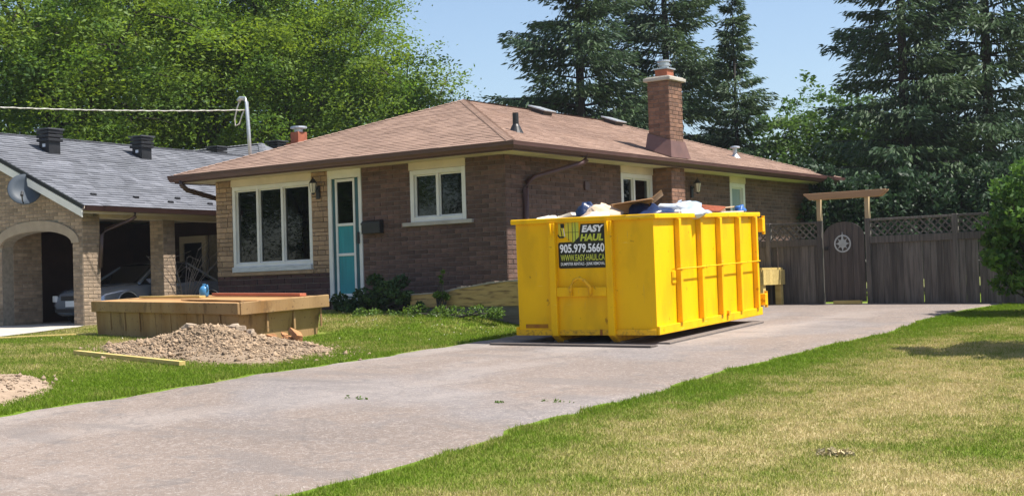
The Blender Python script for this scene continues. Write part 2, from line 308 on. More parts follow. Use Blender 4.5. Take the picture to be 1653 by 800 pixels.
# ---------------------------------------------------------------- ground
HZ = 1.505                                   # house floor level
_gs = np.linspace(-60, 140, 2001)
_gz = np.interp(_gs, [-60, 0, 8, 11, 13, 15, 18, 20.6, 23, 26, 30, 40, 140], [-.1, 0, .0, .08, .22, .38, .56, .69, .80, .93, 1.03, 1.15, 1.3])
_k = np.exp(-.5*(np.arange(-15, 16)/6.)**2); _k /= _k.sum(); _gz = np.convolve(np.pad(_gz, 15, 'edge'), _k, 'valid')
def sstep(a, b, x): t = np.clip((x-a)/(b-a), 0, 1); return t*t*(3-2*t)
def gz(x, y):
    x = np.asarray(x, float); y = np.asarray(y, float)
    z = np.interp(26.1533+.8134*y-.5817*x, _gs, _gz)
    return z+.24*sstep(-4.2, -.8, y)*sstep(1.3, -.6, x)*sstep(-9.3, -7.6, x)*sstep(4, 1, y)
def G(x, y): return float(gz(x, y))
DX0, DX1 = 1.95, 7.5
def edgewob(y): return .05*np.sin(y*1.7)+.04*np.sin(y*4.1+1)+.025*np.sin(y*9.3+.4)
def dl(y): return DX0+edgewob(y)-.28*sstep(-4.5, -2, y)
def dr(y): return 7.50+edgewob(y+31)*.7+.22*sstep(-9.5, -14, y)-.12*sstep(-8, -4, y)-.5*sstep(-1, 4, y)
nax = lambda fine, far: np.concatenate([-np.geomspace(far, fine[0]*-1+1, 24), fine, np.geomspace(fine[-1]+1, far, 24)])
gx = nax(np.arange(-30, 30.01, .4), 900); gy = nax(np.arange(-30, 30.01, .4), 900)
XX, YY = np.meshgrid(gx, gy); ZZ = gz(XX, YY)
inside = (XX > dl(YY)+.3) & (XX < dr(YY)-.3) & (YY < 6.5) & (YY > -36)
ZZ = ZZ-np.where(inside, .04, 0)
V = np.stack([XX, YY, ZZ], -1).reshape(-1, 3); nx, ny = len(gx), len(gy)
I = np.arange(nx*ny).reshape(ny, nx); F = np.stack([I[:-1, :-1], I[:-1, 1:], I[1:, 1:], I[1:, :-1]], -1).reshape(-1, 4)
put('ground', npmesh('ground', V, F, 'lawn'), kind='structure', smooth=True)
ys = np.arange(-38, 7.3, .12); us = np.linspace(0, 1, 36)
V = np.array([[(x0+(x1-x0)*u), y, 0] for y in ys for x0, x1 in [(float(dl(y)), float(dr(y)))] for u in us]); V[:, 2] = gz(V[:, 0], V[:, 1])+.018
V[:, 2] -= .05*(np.abs(np.tile(us, len(ys))-.5) > .499)
I = np.arange(len(V)).reshape(len(ys), len(us)); F = np.stack([I[:-1, :-1], I[:-1, 1:], I[1:, 1:], I[1:, :-1]], -1).reshape(-1, 4)
put('driveway', npmesh('driveway', V, F, 'asphalt'), kind='structure', smooth=True)
# neighbour's concrete drive
NX, NY, NR = -9.8, -1.9, R(4)
pv = []; rows = np.linspace(-26, 4.5, 40)
for y in rows:
    xr = np.interp(y, [-26, -6, -2.4, -1.8, 4.5], [-6.8, -7.6, -9.25, -9.95, -10.2]); 
    for u in np.linspace(0, 1, 8): x = -14.4+(xr+14.4)*u; pv.append((x, y, G(x, y)+.03))
I = np.arange(len(pv)).reshape(40, 8); F = np.stack([I[:-1, :-1], I[:-1, 1:], I[1:, 1:], I[1:, :-1]], -1).reshape(-1, 4)
put('concrete_drive', npmesh('concrete_drive', np.array(pv), F, 'concrete'), kind='structure', smooth=True)

# ---------------------------------------------------------------- masonry helper
def courses(u0, u1, z0, z1, holes, ch, bl, joint=.011, stagger=.5, jit=0.0, rng=random):
    """running-bond pieces of a wall rectangle round its openings: (u centre, z centre, length, height)"""
    out = []; z = z0; k = 0
    while z < z1-.02:
        h = min(ch*(1+rng.uniform(-jit, jit)), z1-z)
        spans = [(u0, u1)]
        for (a, b, c, d) in holes:
            if z+h*.5 > c and z+h*.5 < d: spans = [q for s0, s1 in spans for q in ((s0, min(s1, a)), (max(s0, b), s1)) if q[1]-q[0] > .03]
        off = (k % 2)*stagger*bl
        for s0, s1 in spans:
            u = u0-off-bl
            while u < s1:
                l = bl*(1+rng.uniform(-jit*1.6, jit*1.6)); a, b = max(u, s0), min(u+l, s1)
                if b-a > .035: out.append(((a+b)/2, z+h/2, b-a-joint, h-joint))
                u += l
        z += h; k += 1
    return out
_bc = {}
def brick_mesh(l, h, mt, t=.04):
    key = (round(l, 2), round(h, 3), mt)
    if key not in _bc:
        b = MB(); l2, h2 = key[0]/2, key[1]/2; e = .006
        b.add([(-l2, 0, -h2), (l2, 0, -h2), (l2, 0, h2), (-l2, 0, h2), (-l2, -t+e, -h2), (l2, -t+e, -h2), (l2, -t+e, h2), (-l2, -t+e, h2),
               (-l2+e, -t, -h2+e), (l2-e, -t, -h2+e), (l2-e, -t, h2-e), (-l2+e, -t, h2-e)],
              [(0, 1, 5, 4), (1, 2, 6, 5), (2, 3, 7, 6), (3, 0, 4, 7), (4, 5, 9, 8), (5, 6, 10, 9), (6, 7, 11, 10), (7, 4, 8, 11), (8, 9, 10, 11)])
        _bc[key] = b.mesh('brick', mt)
    return _bc[key]
def lay(parent, pieces, mt, org, rotz, proud=.010, limit=0, name='brick'):
    """pieces on the plane through org facing local -y rotated by rotz; first `limit` as objects, the rest joined"""
    Rm = Matrix.Rotation(rotz, 3, 'Z'); org = Vector(org)
    for (u, z, l, h) in pieces[:limit]:
        p = org+Rm @ Vector((u, .04-proud+random.uniform(-.003, .003), z)); put(name, brick_mesh(l, h, mt), parent, p, (0, 0, rotz))
    if len(pieces) > limit:
        b = MB()
        for (u, z, l, h) in pieces[limit:]:
            me = brick_mesh(l, h, mt); o = Vector((u, .04-proud+random.uniform(-.003, .003), z)); b.add([org+Rm @ (v.co+o) for v in me.vertices], [tuple(f.vertices) for f in me.polygons])
        b.build(name, mt, parent, kind='stuff')
def wall_boxes(b, u0, u1, z0, z1, holes, fn):
    """solid wall pieces round openings; fn(u0,u1,z0,z1) adds a box"""
    us = sorted({u0, u1, *[v for h in holes for v in h[:2]]}); 
    for a, c in zip(us[:-1], us[1:]):
        hs = sorted([h for h in holes if h[0] <= a+1e-6 and h[1] >= c-1e-6], key=lambda h: h[2]); z = z0
        for h in hs:
            if h[2] > z+1e-4: fn(a, c, z, h[2])
            z = h[3]
        if z < z1-1e-4: fn(a, c, z, z1)

# ---------------------------------------------------------------- brick bungalow
HW, HL, HS, OV = 7.69, 13.6, 2.55, .60
house = thing('brick_house', 'brown brick bungalow with brown hip roof, teal front door and side chimney', 'house', (0, 0, HZ))
WIN1 = (-7.20, -4.88, .58, 2.50); DOOR = (-4.42, -3.52, -.02, 2.50); WIN2 = (-2.27, -.92, 1.40, 2.50)
fh = [WIN1, DOOR, WIN2]
SW1 = (4.10, 5.40, 1.15, 2.50); SW2 = (9.05, 9.84, 1.0, 2.50); sh = [SW1, SW2]
ZB = -.75
b = MB()
wall_boxes(b, -HW, 0, ZB, HS+.02, fh, lambda a, c, d, e: b.bb(a, c, 0, .22, d, e))
wall_boxes(b, .22, HL, ZB, HS+.02, sh, lambda a, c, d, e: b.bb(-.22, 0, a, c, d, e))
b.bb(-HW, -HW+.22, .22, HL, ZB, HS+.02); b.bb(-HW+.22, -.22, HL-.22, HL, ZB, HS+.02)
wall = b.build('wall', 'mortar', house)
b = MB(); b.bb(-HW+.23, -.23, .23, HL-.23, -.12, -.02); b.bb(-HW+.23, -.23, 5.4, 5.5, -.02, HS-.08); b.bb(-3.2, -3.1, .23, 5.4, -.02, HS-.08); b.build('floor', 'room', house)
# front bricks, right of the door: picked apart one by one
fb = courses(-3.52, .008, ZB+.3, HS, [WIN2], .088, .33)
lay(wall, fb, 'brick', (0, 0, 0), 0, limit=300)
db = courses(-HW-.006, -4.42, ZB+.3, .50, [], .125, .40, .016)
lay(wall, db, 'darkbrick', (0, 0, 0), 0, proud=.018, limit=0)
sb = courses(.0, HL, ZB+.3, HS, sh, .088, .33)
lay(wall, sb, 'brick', (0, 0, 0), R(90))
for a, c in ((-HW-.006, -7.20), (-4.88, -4.42)):
    lay(wall, courses(a, c, .50, HS, [], .10, .36, .012, jit=.3), 'stone', (0, 0, 0), 0, proud=.028, limit=60, name='stone')
lay(wall, courses(-HL, 0, ZB+.3, HS, [], .10, .36, .012, jit=.3), 'stone', (-HW, 0, 0), R(-90), proud=.02, name='stone')
# soffit, fascia and gutter as mitred rings
def ring(x0, x1, y0, y1, prof):
    b = MB(); n = len(prof); vs = []
    for (cx, cy, sx, sy) in ((x0, y0, -1, -1), (x1, y0, 1, -1), (x1, y1, 1, 1), (x0, y1, -1, 1)):
        vs += [(cx+sx*d, cy+sy*d, z) for d, z in prof]
    fs = [(i*n+k, ((i+1) % 4)*n+k, ((i+1) % 4)*n+(k+1) % n, i*n+(k+1) % n) for i in range(4) for k in range(n)]
    return b.add(vs, fs)
ring(-HW, 0, 0, HL, [(-.24, HS+.004), (-.24, HS+.03), (OV, HS+.03), (OV, HS+.004)]).build('soffit', 'cream', house)
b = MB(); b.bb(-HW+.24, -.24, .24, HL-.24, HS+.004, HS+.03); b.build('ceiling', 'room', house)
ring(-HW-OV, OV, -OV, HL+OV, [(0, HS-.015), (0, HS+.15), (.02, HS+.15), (.02, HS-.015)]).build('fascia', 'gutter', house)
ring(-HW-OV, OV, -OV, HL+OV, [(.021, HS+.01), (.09, HS+.01), (.10, HS+.035), (.125, HS+.075), (.13, HS+.125), (.135, HS+.15), (.115, HS+.15), (.112, HS+.06), (.03, HS+.05), (.021, HS+.05)]).build('gutter', 'gutter', house, bevel=.004)
# roof planes
RR = (HW+2*OV)/2; KP = .352; ZE = HS+.165; RZ = ZE+KP*RR
ex0, ex1, ey0, ey1 = -HW-OV-.03, OV+.03, -OV-.03, HL+OV+.03; xm = -HW/2; E_ = RR+.03
def rz(t): return ZE+KP*(t-.03)
b = MB(); A1 = (xm, ey0+E_, rz(E_)); A2 = (xm, ey1-E_, rz(E_)); c = [(ex0, ey0, rz(0)), (ex1, ey0, rz(0)), (ex1, ey1, rz(0)), (ex0, ey1, rz(0))]
b.add([*c, A1, A2, *[(x, y, z-.012) for x, y, z in c]], [(0, 1, 4), (1, 2, 5, 4), (2, 3, 5), (3, 0, 4, 5), (0, 6, 7, 1), (1, 7, 8, 2), (2, 8, 9, 3), (3, 9, 6, 0), (6, 9, 8, 7)])
roof = b.build('roof', 'shingle', house)
def shingles(parent, org, ud, vd, k, length, depth, rng, ex=.145, tab=.31, mt='shingle', th=.011):
    """overlapping tabs; org eave start, ud along eave, vd horizontal up-slope, k pitch; rng(t) -> u range at inset t"""
    b = MB(); org, ud, vd = Vector(org), Vector(ud), Vector(vd); sf = math.sqrt(1+k*k); dt = ex/sf; t = 0; row = 0; nrm = (Vector((0, 0, 1))-vd*k).normalized()
    while t < depth-.02:
        t1 = min(t+dt*1.1, depth); (a0, a1), (c0, c1) = rng(t), rng(t1); u = a0-(row % 2)*tab*.5-random.random()*.05
        while u < a1:
            l = tab*random.choice((.6, 1, 1, 1.3)); p, q = max(u, a0), min(u+l-.004, a1)
            if q-p > .02:
                P, Q = max(p, c0), min(q, c1); P = min(P, c1); Q = max(Q, P); h = th*random.uniform(.7, 1.35)
                f = lambda uu, tt, hh: org+ud*uu+vd*tt+Vector((0, 0, k*tt))+nrm*hh
                lo = [f(p, t, h), f(q, t, h), f(Q, t1, .002), f(P, t1, .002), f(p, t, -.002), f(q, t, -.002)]
                b.add(lo, [(0, 1, 2, 3), (4, 5, 1, 0), (4, 0, 3), (5, 2, 1)])
            u += l
        t += dt; row += 1
    return b.build('shingle', mt, parent, kind='stuff')
shingles(roof, (ex0, ey0, rz(0)), (1, 0, 0), (0, 1, 0), KP, 0, E_, lambda t: (t, (ex1-ex0)-t))
shingles(roof, (ex1, ey0, rz(0)), (0, 1, 0), (-1, 0, 0), KP, 0, E_, lambda t: (t, (ey1-ey0)-t))
shingles(roof, (ex0, ey1, rz(0)), (0, -1, 0), (1, 0, 0), KP, 0, E_, lambda t: (t, (ey1-ey0)-t))
def caps(parent, p, q, mt, n=None, wd=.21):
    p, q = Vector(p), Vector(q); n = n or int((q-p).length/.15); d = (q-p)/n; s = d.cross(Vector((0, 0, 1))).normalized()
    b = MB()
    for i in range(n):
        a = p+d*i; e = a+d*1.08; z0, z1 = Vector((0, 0, .028)), Vector((0, 0, .016)); dn = Vector((0, 0, -.030))
        b.add([a+z0, a+s*wd/2+dn+z0, a-s*wd/2+dn+z0, e+z1, e+s*wd/2+dn+z1, e-s*wd/2+dn+z1], [(0, 1, 4, 3), (2, 0, 3, 5), (0, 2, 1)])
    b.build('ridge_cap', mt, parent, kind='stuff')
caps(roof, c[1], A1, 'shingle'); caps(roof, c[0], A1, 'shingle'); caps(roof, A1, A2, 'shingle'); caps(roof, c[2], A2, 'shingle')

def window(parent, axis, rect, cols, fw=.07, sill=True, head=.05, pane='glass', wf='white', recess=.03, cw=None, sillmat='concrete', botrail=0):
    """frame (part) with header, panes and mullions (sub-parts); axis 'f': facing -y at y=0, 's': facing +x at x=0"""
    u0, u1, z0, z1 = rect
    def T(u0, u1, n0, n1, z0, z1, b):   # n = distance outward
        if axis == 'f': b.bb(u0, u1, -n1, -n0, z0, z1)
        else: b.bb(n0, n1, u0, u1, z0, z1)
        return b
    zt = z1-head
    b = MB(); T(u0, u0+fw, -recess-.07, -.005+.02, z0, zt, b); T(u1-fw, u1, -recess-.07, .015, z0, zt, b); T(u0+fw, u1-fw, -recess-.07, .015, zt-fw, zt, b); T(u0+fw, u1-fw, -recess-.07, .015, z0, z0+fw+botrail, b)
    f = b.build('window', wf, parent, bevel=.006)
    T(u0-.015, u1+.015, -.05, .03, zt+.002, HS+.003, MB()).build('header', 'cream', f, bevel=.005)
    n = len(cols)-1; U = lambda q: u0+fw+(u1-u0-2*fw)*q
    for i in range(n):
        a, c = U(cols[i]), U(cols[i+1]); g = .022 if 0 < i else 0; g2 = .022 if i < n-1 else 0
        T(a+g+.0, c-g2, -recess-.045, -recess-.035, z0+fw+botrail, zt-fw, MB()).build('pane', pane, f)
        # sash around each pane
        s = MB(); w_ = .026; a2, c2 = a+g+.001, c-g2-.001; zz0, zz1 = z0+fw+botrail+.001, zt-fw-.001
        T(a2, a2+w_, -recess-.05, -recess-.012, zz0, zz1, s); T(c2-w_, c2, -recess-.05, -recess-.012, zz0, zz1, s); T(a2+w_, c2-w_, -recess-.05, -recess-.012, zz1-w_, zz1, s); T(a2+w_, c2-w_, -recess-.05, -recess-.012, zz0, zz0+w_, s)
        s.build('sash', wf, f)
        if i: T(a-.032, a+.032, -recess-.07, .0, z0+fw+botrail, zt-fw, MB()).build('mullion', wf, f, bevel=.005)
    if sill: T(u0-.17, u1+.17, -.05, .075, z0-.075, z0-.002, MB()).build('sill', sillmat, f, bevel=.006)
    return f
w1 = window(house, 'f', WIN1, (0, .305, .64, 1), fw=.085, sill=False, head=.10, botrail=.10)
b = MB(); b.bb(WIN1[0]+.01, WIN1[1]-.01, -.075, .05, WIN1[2]-.0, WIN1[2]+.11); b.build('sill', 'weatheredwhite', w1, bevel=.01)
b = MB(); b.bb(WIN1[0]-.04, WIN1[1]+.03, -.06, .05, WIN1[2]-.075, WIN1[2]-.003); b.build('ledge', 'stone', w1, bevel=.008)
window(house, 'f', WIN2, (0, .49, 1), fw=.09, head=.10)
w3 = window(house, 's', SW1, (0, .42, 1), fw=.09, sill=True, head=.10)
b = MB(); b.bb(-.32, -.30, SW1[0]+.05, SW1[0]+.75, SW1[2], SW1[3]-.1); b.build('curtain', 'curtain', w3)
window(house, 's', SW2, (0, 1), fw=.10, pane='frost', head=.10)
# front door: white storm door frame, teal leaf with tall glass
u0, u1, z0, z1 = DOOR
b = MB(); b.bb(u0, u0+.10, -.03, .12, z0, z1-.12); b.bb(u1-.08, u1, -.03, .12, z0, z1-.12); b.bb(u0, u1, -.032, .12, z1-.12, HS+.002); b.bb(u0-.03, u1+.03, -.16, .1, z0-.06, z0-.002)
dfr = b.build('door', 'white', house, bevel=.006)
b = MB(); b.bb(u0+.10, u1-.08, .075, .115, z0+.01, z1-.12); b.build('door_leaf', 'teal', dfr)
a, c_ = u0+.105, u1-.085
b = MB(); b.bb(a, a+.075, .0, .035, z0+.01, z1-.125); b.bb(c_-.10, c_, .0, .035, z0+.01, z1-.125); b.build('stile', 'tealdark', dfr)
b = MB(); x0, x1 = a+.08, c_-.105
for q in (x0, x1-.05): b.bb(q, q+.05, -.012, .03, z0+.03, z1-.13)
for q in (z0+.03, .82, 1.42, z1-.19): b.bb(x0+.05, x1-.05, -.012, .03, q, q+.055)
b.build('storm_frame', 'white', dfr, bevel=.004)
for (p, q, mt) in ((1.475, z1-.19, 'glass'), (.875, 1.42, 'teal'), (z0+.085, .82, 'teal')):
    b = MB(); b.bb(x0+.05, x1-.05, .012, .018, p, q); b.build('pane' if mt == 'glass' else 'panel', mt, dfr)
b = MB(); b.bb(u1-.10, u1-.06, -.07, -.03, 1.05, 1.28); b.build('handle', 'black', dfr, bevel=.006)
# chimney: breast under the eave and shaft through the roof
CX0, CX1, CY0, CY1, CT = -.05, .47, 5.43, 6.02, 4.42
b = MB(); b.bb(CX0, CX1-.01, CY0+.01, CY1-.01, ZB, CT); ch = b.build('chimney', 'mortar', house)
lay(ch, courses(CX0, CX1, ZB+.3, CT, [], .088, .27), 'chimbrick', (0, CY0+.01, 0), 0)
lay(ch, courses(CY0, CY1, ZB+.3, CT, [], .088, .27), 'chimbrick', (CX1-.01, 0, 0), R(90))
lay(ch, courses(-CX1, -CX0, ZB+.3, CT, [], .088, .27), 'chimbrick', (0, CY1-.01, 0), R(180))
lay(ch, courses(-CY1, -CY0, HS+.3, CT, [], .088, .27), 'chimbrick', (CX0, 0, 0), R(-90))
b = MB(); cxm, cym = (CX0+CX1)/2, (CY0+CY1)/2; b.bb(CX0-.07, CX1+.07, CY0-.07, CY1+.07, CT+.002, CT+.075); b.bb(CX0-.03, CX1+.03, CY0-.03, CY1+.03, CT+.075, CT+.10); b.build('chimney_cap', 'concrete', ch, bevel=.012)
b = MB(); b.bb(cxm-.15, cxm+.15, cym-.15, cym+.15, CT+.095, CT+.27); b.build('flue', 'clay', ch, bevel=.01)
b = MB(); b.bb(cxm-.18, cxm+.18, cym-.18, cym+.18, CT+.272, CT+.30); b.lathe([(.11, CT+.30), (.11, CT+.36), (.135, CT+.36), (.135, CT+.40), (.115, CT+.405), (.115, CT+.44), (.145, CT+.445), (.14, CT+.475), (.02, CT+.49)], 18, (cxm, cym, 0)); b.build('flue_cap', 'galv', ch, smooth=False)
b = MB()
def rzx(x): return ZE+KP*(OV+.03-x)-.0
for (x0, x1, y0, y1) in ((CX0-.02, CX1+.02, CY0-.02, CY1+.02),):
    zt = rzx(CX0)+.30; fl = .12
    lo = [(x0-.0, y0-fl, rzx(x0)+.012), (x1+.07, y0-fl, rzx(x1+.07)+.014), (x1+.07, y1+fl, rzx(x1+.07)+.014), (x0, y1+fl, rzx(x0)+.012)]; hi = [(x0, y0, rzx(x0)+.36), (x1, y0, rzx(x1)+.36), (x1, y1, rzx(x1)+.36), (x0, y1, rzx(x0)+.36)]
    b.add(lo+hi, [(0, 1, 5, 4), (1, 2, 6, 5), (2, 3, 7, 6), (3, 0, 4, 7)])
b.build('flashing', mat('brown flashing', (.16, .085, .07), (.12, .065, .055), 3, .5), ch)
# left stub chimney on the far slope
zz = ZE+KP*(RR-3.55)
b = MB(); b.bb(-8.1, -7.85, 2.72, 3.02, 2.6, 3.86); st = b.build('vent_chimney', 'clay', house, bevel=.01)
b = MB(); b.bb(-8.17, -7.78, 2.65, 3.09, 3.40, 3.60); b.build('collar', 'clay', st); b = MB(); b.lathe([(.10, 3.86), (.10, 3.94), (.2, 3.95), (.19, 3.99), (.03, 4.01)], 16, (-7.975, 2.87, 0)); b.build('flue_cap', 'galv', st)
# roof fittings
def roofz(x, y): return min(ZE+KP*(OV+.03-x-.03), ZE+KP*(y+OV), RZ)
x, y = -.41, .97; z = roofz(x, y)
b = MB(); b.lathe([(.16, z-.06), (.085, z+.10), (.06, z+.14), (.058, z+.36), (.045, z+.36), (.045, z+.2)], 16, (x, y, 0)); b.build('vent_pipe', 'black', house)
for (x, y) in ((-3.45, 6.33), (-3.45, 9.55)):
    b = MB(); z = roofz(x, y); sl_ = Matrix.Rotation(math.atan(KP), 3, 'Y'); b.box((x, y, z+.03), (.36, .36, .12), sl_); v = b.build('roof_vent', mat('dark vent', (.06, .045, .04), None, 4, .6), house)
    b = MB(); b.box((x+.02, y, z+.115), (.50, .50, .035), sl_); b.build('vent_lid', 'galv', v, bevel=.012)
x, y = -.64, 10.69; z = roofz(x, y)
b = MB(); b.lathe([(.15, z-.05), (.07, z+.06), (.055, z+.07), (.055, z+.22), (.13, z+.225), (.12, z+.26), (.02, z+.28)], 16, (x, y, 0)); b.build('vent_cap', 'galv', house)
# service mast
mx_, my_ = -7.25, .62; z = roofz(0, my_)
b = MB(); b.tube([(mx_, my_, z-.4), (mx_-.03, my_-.02, z+.7), (mx_-.06, my_-.03, z+1.36), (mx_-.10, my_-.05, z+1.45), (mx_-.19, my_-.09, z+1.46), (mx_-.24, my_-.11, z+1.40)], [.042, .042, .042, .048, .05, .055], 12); b.lathe([(.14, z-.07), (.06, z+.08), (.05, z+.1)], 14, (mx_, my_, 0))
mast = b.build('service_mast', 'galv', house, smooth=True)
# downspouts
def spout(name, mt, pts, wd=.075, parent=house):
    b = MB(); b.tube(pts, wd/1.4, 10); return b.build(name, mt, parent, smooth=True)
spout('downspout', 'gutter', [(.67, 1.75, HS+.03), (.67, 1.75, HS-.06), (.62, 1.68, HS-.13), (.13, .76, HS-.40), (.07, .62, HS-.50), (.065, .56, HS-.62), (.065, .55, 1.2), (.065, .55, -.45), (.16, .55, -.6)])
spout('downspout', 'ngutter', [(-8.05, -.66, HS+.02), (-8.05, -.66, HS-.06), (-8.0, -.55, HS-.17), (-7.82, .2, HS-.36), (-7.77, .5, HS-.46), (-7.76, .6, HS-.6), (-7.76, .6, -.5)])
b = MB(); b.bb(.012, .05, 2.66, 2.82, 1.98, 2.16); b.build('vent_box', 'gutter', house, bevel=.01)
# wall lanterns and letterbox
def lantern(loc, rotz, label, lit=False):
    t = thing('wall_lantern', label, 'lantern', loc, (0, 0, rotz), 'wall lanterns')
    b = MB(); b.bb(-.05, .05, -.03, .0, -.14, .12); b.tube([(0, -.02, .06), (0, -.08, .10), (0, -.13, .06), (0, -.15, .0)], .014, 8); b.build('bracket', 'black', t, bevel=.008)
    b = MB(); b.lathe([(.03, -.02), (.052, .0), (.075, .17), (.075, .175)], 6, (0, -.16, 0)); b.build('lantern_glass', 'lampglass', t)
    b = MB(); b.lathe([(.085, .176), (.08, .19), (.035, .255), (.014, .27), (.012, .30)], 12, (0, -.16, 0)); b.build('cap', 'black', t, smooth=True); b = MB(); b.lathe([(.004, -.06), (.03, -.045), (.034, -.021)], 10, (0, -.16, 0)); b.build('finial', 'black', t, smooth=True)
    for k in range(6):
        b = MB(); q = math.pi/3*k; b.tube([(.054*math.cos(q), -.16+.054*math.sin(q), 0), (.077*math.cos(q), -.16+.077*math.sin(q), .176)], .005, 5); b.build('bar', 'black', t)
    return t
lantern((-4.66, -.032, HZ+2.14), 0, 'black coach lantern on tan stone pier between big window and teal door')
lantern((.012, 7.14, HZ+2.12), R(90), 'black coach lantern on brown side wall beside the brick chimney')
t = thing('letterbox', 'dark metal letterbox on brown brick wall beside teal door', 'letterbox', (-3.2, -.013, HZ+1.36))
b = MB(); b.prism([(-.24, 0, -.13), (-.24, 0, .13), (-.24, -.09, .13), (-.24, -.13, .10), (-.24, -.13, -.13)], (.48, 0, 0)); bx_ = b.build('box', 'black', t, bevel=.012)
b = MB(); b.bb(-.245, .245, -.137, -.131, .05, .085); b.build('flap', 'trimdark', t)

# overhead cable from the mast
z = HZ+roofz(0, my_)
t = thing('service_cable', 'pale twisted power cable sagging from roof mast across the trees', 'cable', (mx_-.06, my_-.03, z+1.2))
p0 = Vector((0, 0, 0)); p1 = Vector((-9.2, -16.0, 1.35)); N_ = 60
b = MB(); b.tube([p0+(p1-p0)*(i/N_)+Vector((0, 0, -.55*4*(i/N_)*(1-i/N_))) for i in range(N_+1)], .010, 6); b.build('cable', 'cable', t, smooth=True)
b = MB()
pts = []
for i in range(241): q = i/240; v = p0+(p1-p0)*q+Vector((0, 0, -.55*4*q*(1-q))); pts.append(v+Vector((.0, .008*math.sin(i*1.5), .012*math.cos(i*1.5))))
b.tube(pts, .009, 5); b.build('twisted_conductor', 'cable', t, smooth=True)
b = MB(); b.tube([(-.15, -.07, .20), (-.20, -.10, .05), (-.24, -.14, -.2), (-.22, -.14, -.34), (-.14, -.1, -.30), (-.10, -.05, -.1), (-.06, -.02, 0)], .016, 7); b.build('drip_loop', 'cable', t, smooth=True)

# ---------------------------------------------------------------- neighbour's house with arched carport
NZ = 1.03
nb = thing('carport_house', 'buff brick house with grey shingle roof and arched open carport', 'house', (NX, NY, NZ), (0, 0, NR))
# local: x<0 to the left of the corner column, y away from the street, z from the carport slab
NS = 2.46; AX0, AX1, ASP, ARI = -2.60, -.30, 1.80, .30           # arch opening, springing, rise
def arch_z(x): q = (x-(AX0+AX1)/2)/((AX1-AX0)/2); return ASP+ARI*math.sqrt(max(0, 1-q*q))
KN = .455; WN = 4.35; ZEN = NS+.10
def gable_z(x): return ZEN-.10+KN*(WN-.35-abs(x+WN-.35))
b = MB()
b.bb(AX1, .0, .0, .48, -.3, NS-.1)                                   # corner pier
xs = np.linspace(AX0, AX1, 21)
for a, c in zip(xs[:-1], xs[1:]):
    b.prism([(a, 0, arch_z(a)), (c, 0, arch_z(c)), (c, 0, gable_z(c)), (a, 0, gable_z(a))], (0, .3, 0))
b.prism([(AX1, 0, NS-.1), (0, 0, NS-.1), (0, 0, gable_z(0)), (AX1, 0, gable_z(AX1))], (0, .3, 0))
b.prism([(-8, 0, -.3), (AX0, 0, -.3), (AX0, 0, gable_z(AX0)), (-4, 0, gable_z(-4)), (-8, 0, gable_z(-8))], (0, .3, 0))
b.bb(AX0-.3, AX0, .3, 1.1, -.3, NS)                                  # pier beside the arch
b.bb(-3.8, -3.5, .3, 5.4, -.3, NS)
nw = b.build('wall', 'nmortar', nb)
b = MB(); b.bb(-3.8, 1.3, 5.4, 5.6, -.3, NS); b.build('back_wall', mat('red siding darkened for shade', (.055, .03, .027), (.042, .024, .022), 3, .8), nb)  # reddish siding coloured extra dark to carry the carport's shade
# bricks of the arch front, pier and columns
holes = []
pc = []
for (u, z, l, h) in courses(-3.6, 0, -.25, 4.2, [], .078, .26):
    if z+h/2 > gable_z(u)-.05: continue
    if AX0-.02 < u < AX1+.02 and z < arch_z(u)+.24 and z > ASP-.1: continue
    if AX0 < u-l/2+.02 and u+l/2-.02 < AX1 and z < ASP: continue
    a, c = u-l/2, u+l/2
    if z < ASP:
        if a < AX0 < c: c = AX0
        if a < AX1 < c: a = AX1
    if c-a > .05: pc.append(((a+c)/2, z, c-a, h))
pc.sort(key=lambda p: -p[0])
lay(nw, pc, 'nbrick', (0, 0, 0), 0, limit=190)
lay(nw, courses(0, .48, -.25, NS-.1, [], .078, .26), 'nbrick', (0, 0, 0), R(90), limit=64)
lay(nw, courses(.3, 1.1, -.2, NS, [], .078, .26), 'nbrick', (AX0, 0, 0), R(90))
b = MB(); b.bb(-3.499, -3.47, .3, 5.398, -.2, NS); b.build('shade_lining', bpy.data.materials['red siding darkened for shade'], nb)  # added sheet over the side wall; the interior's shade is in its dark colour
lay(nw, courses(-.3, -.01, -.25, ASP, [], .078, .26), 'nbrick', (AX1, .3, 0), R(-90))
# arch band of cut stones
b = MB(); cx = (AX0+AX1)/2; rx = (AX1-AX0)/2; n = 28; P = lambda t, e: Vector((cx+(rx+e)*math.cos(t), -.045, ASP+(ARI+e)*math.sin(t)))
for i in range(n):
    t0, t1 = math.pi*i/n, math.pi*(i+1)/n; b.prism([P(t0, .004), P(t1, .004), P(t1, .23), P(t0, .23)], (0, .12, 0))
b.build('arch_band', mat('arch band', (.36, .29, .215), (.30, .24, .18), 5, .85, .3, 40), nw)
# second column and beam
for cy in (2.35,):
    b = MB(); b.bb(-.42, -.01, cy+.01, cy+.38, -.3, NS-.12); cl_ = b.build('column', 'nmortar', nb)
    lim = 44 if cy < 3 else 0
    lay(cl_, courses(-.42, 0, -.25, NS-.12, [], .078, .26), 'nbrick', (0, cy+.01, 0), 0, limit=0); lay(cl_, courses(cy, cy+.38, -.25, NS-.12, [], .078, .26), 'nbrick', (-.01, 0, 0), R(90), limit=lim)
b = MB(); b.bb(-.40, -.02, .5, 7.2, NS-.12, NS+.04); b.build('beam', 'cream', nb)
b = MB(); b.bb(-3.5, .34, .31, 7.3, NS+.045, NS+.07); b.build('soffit', 'cream', nb)
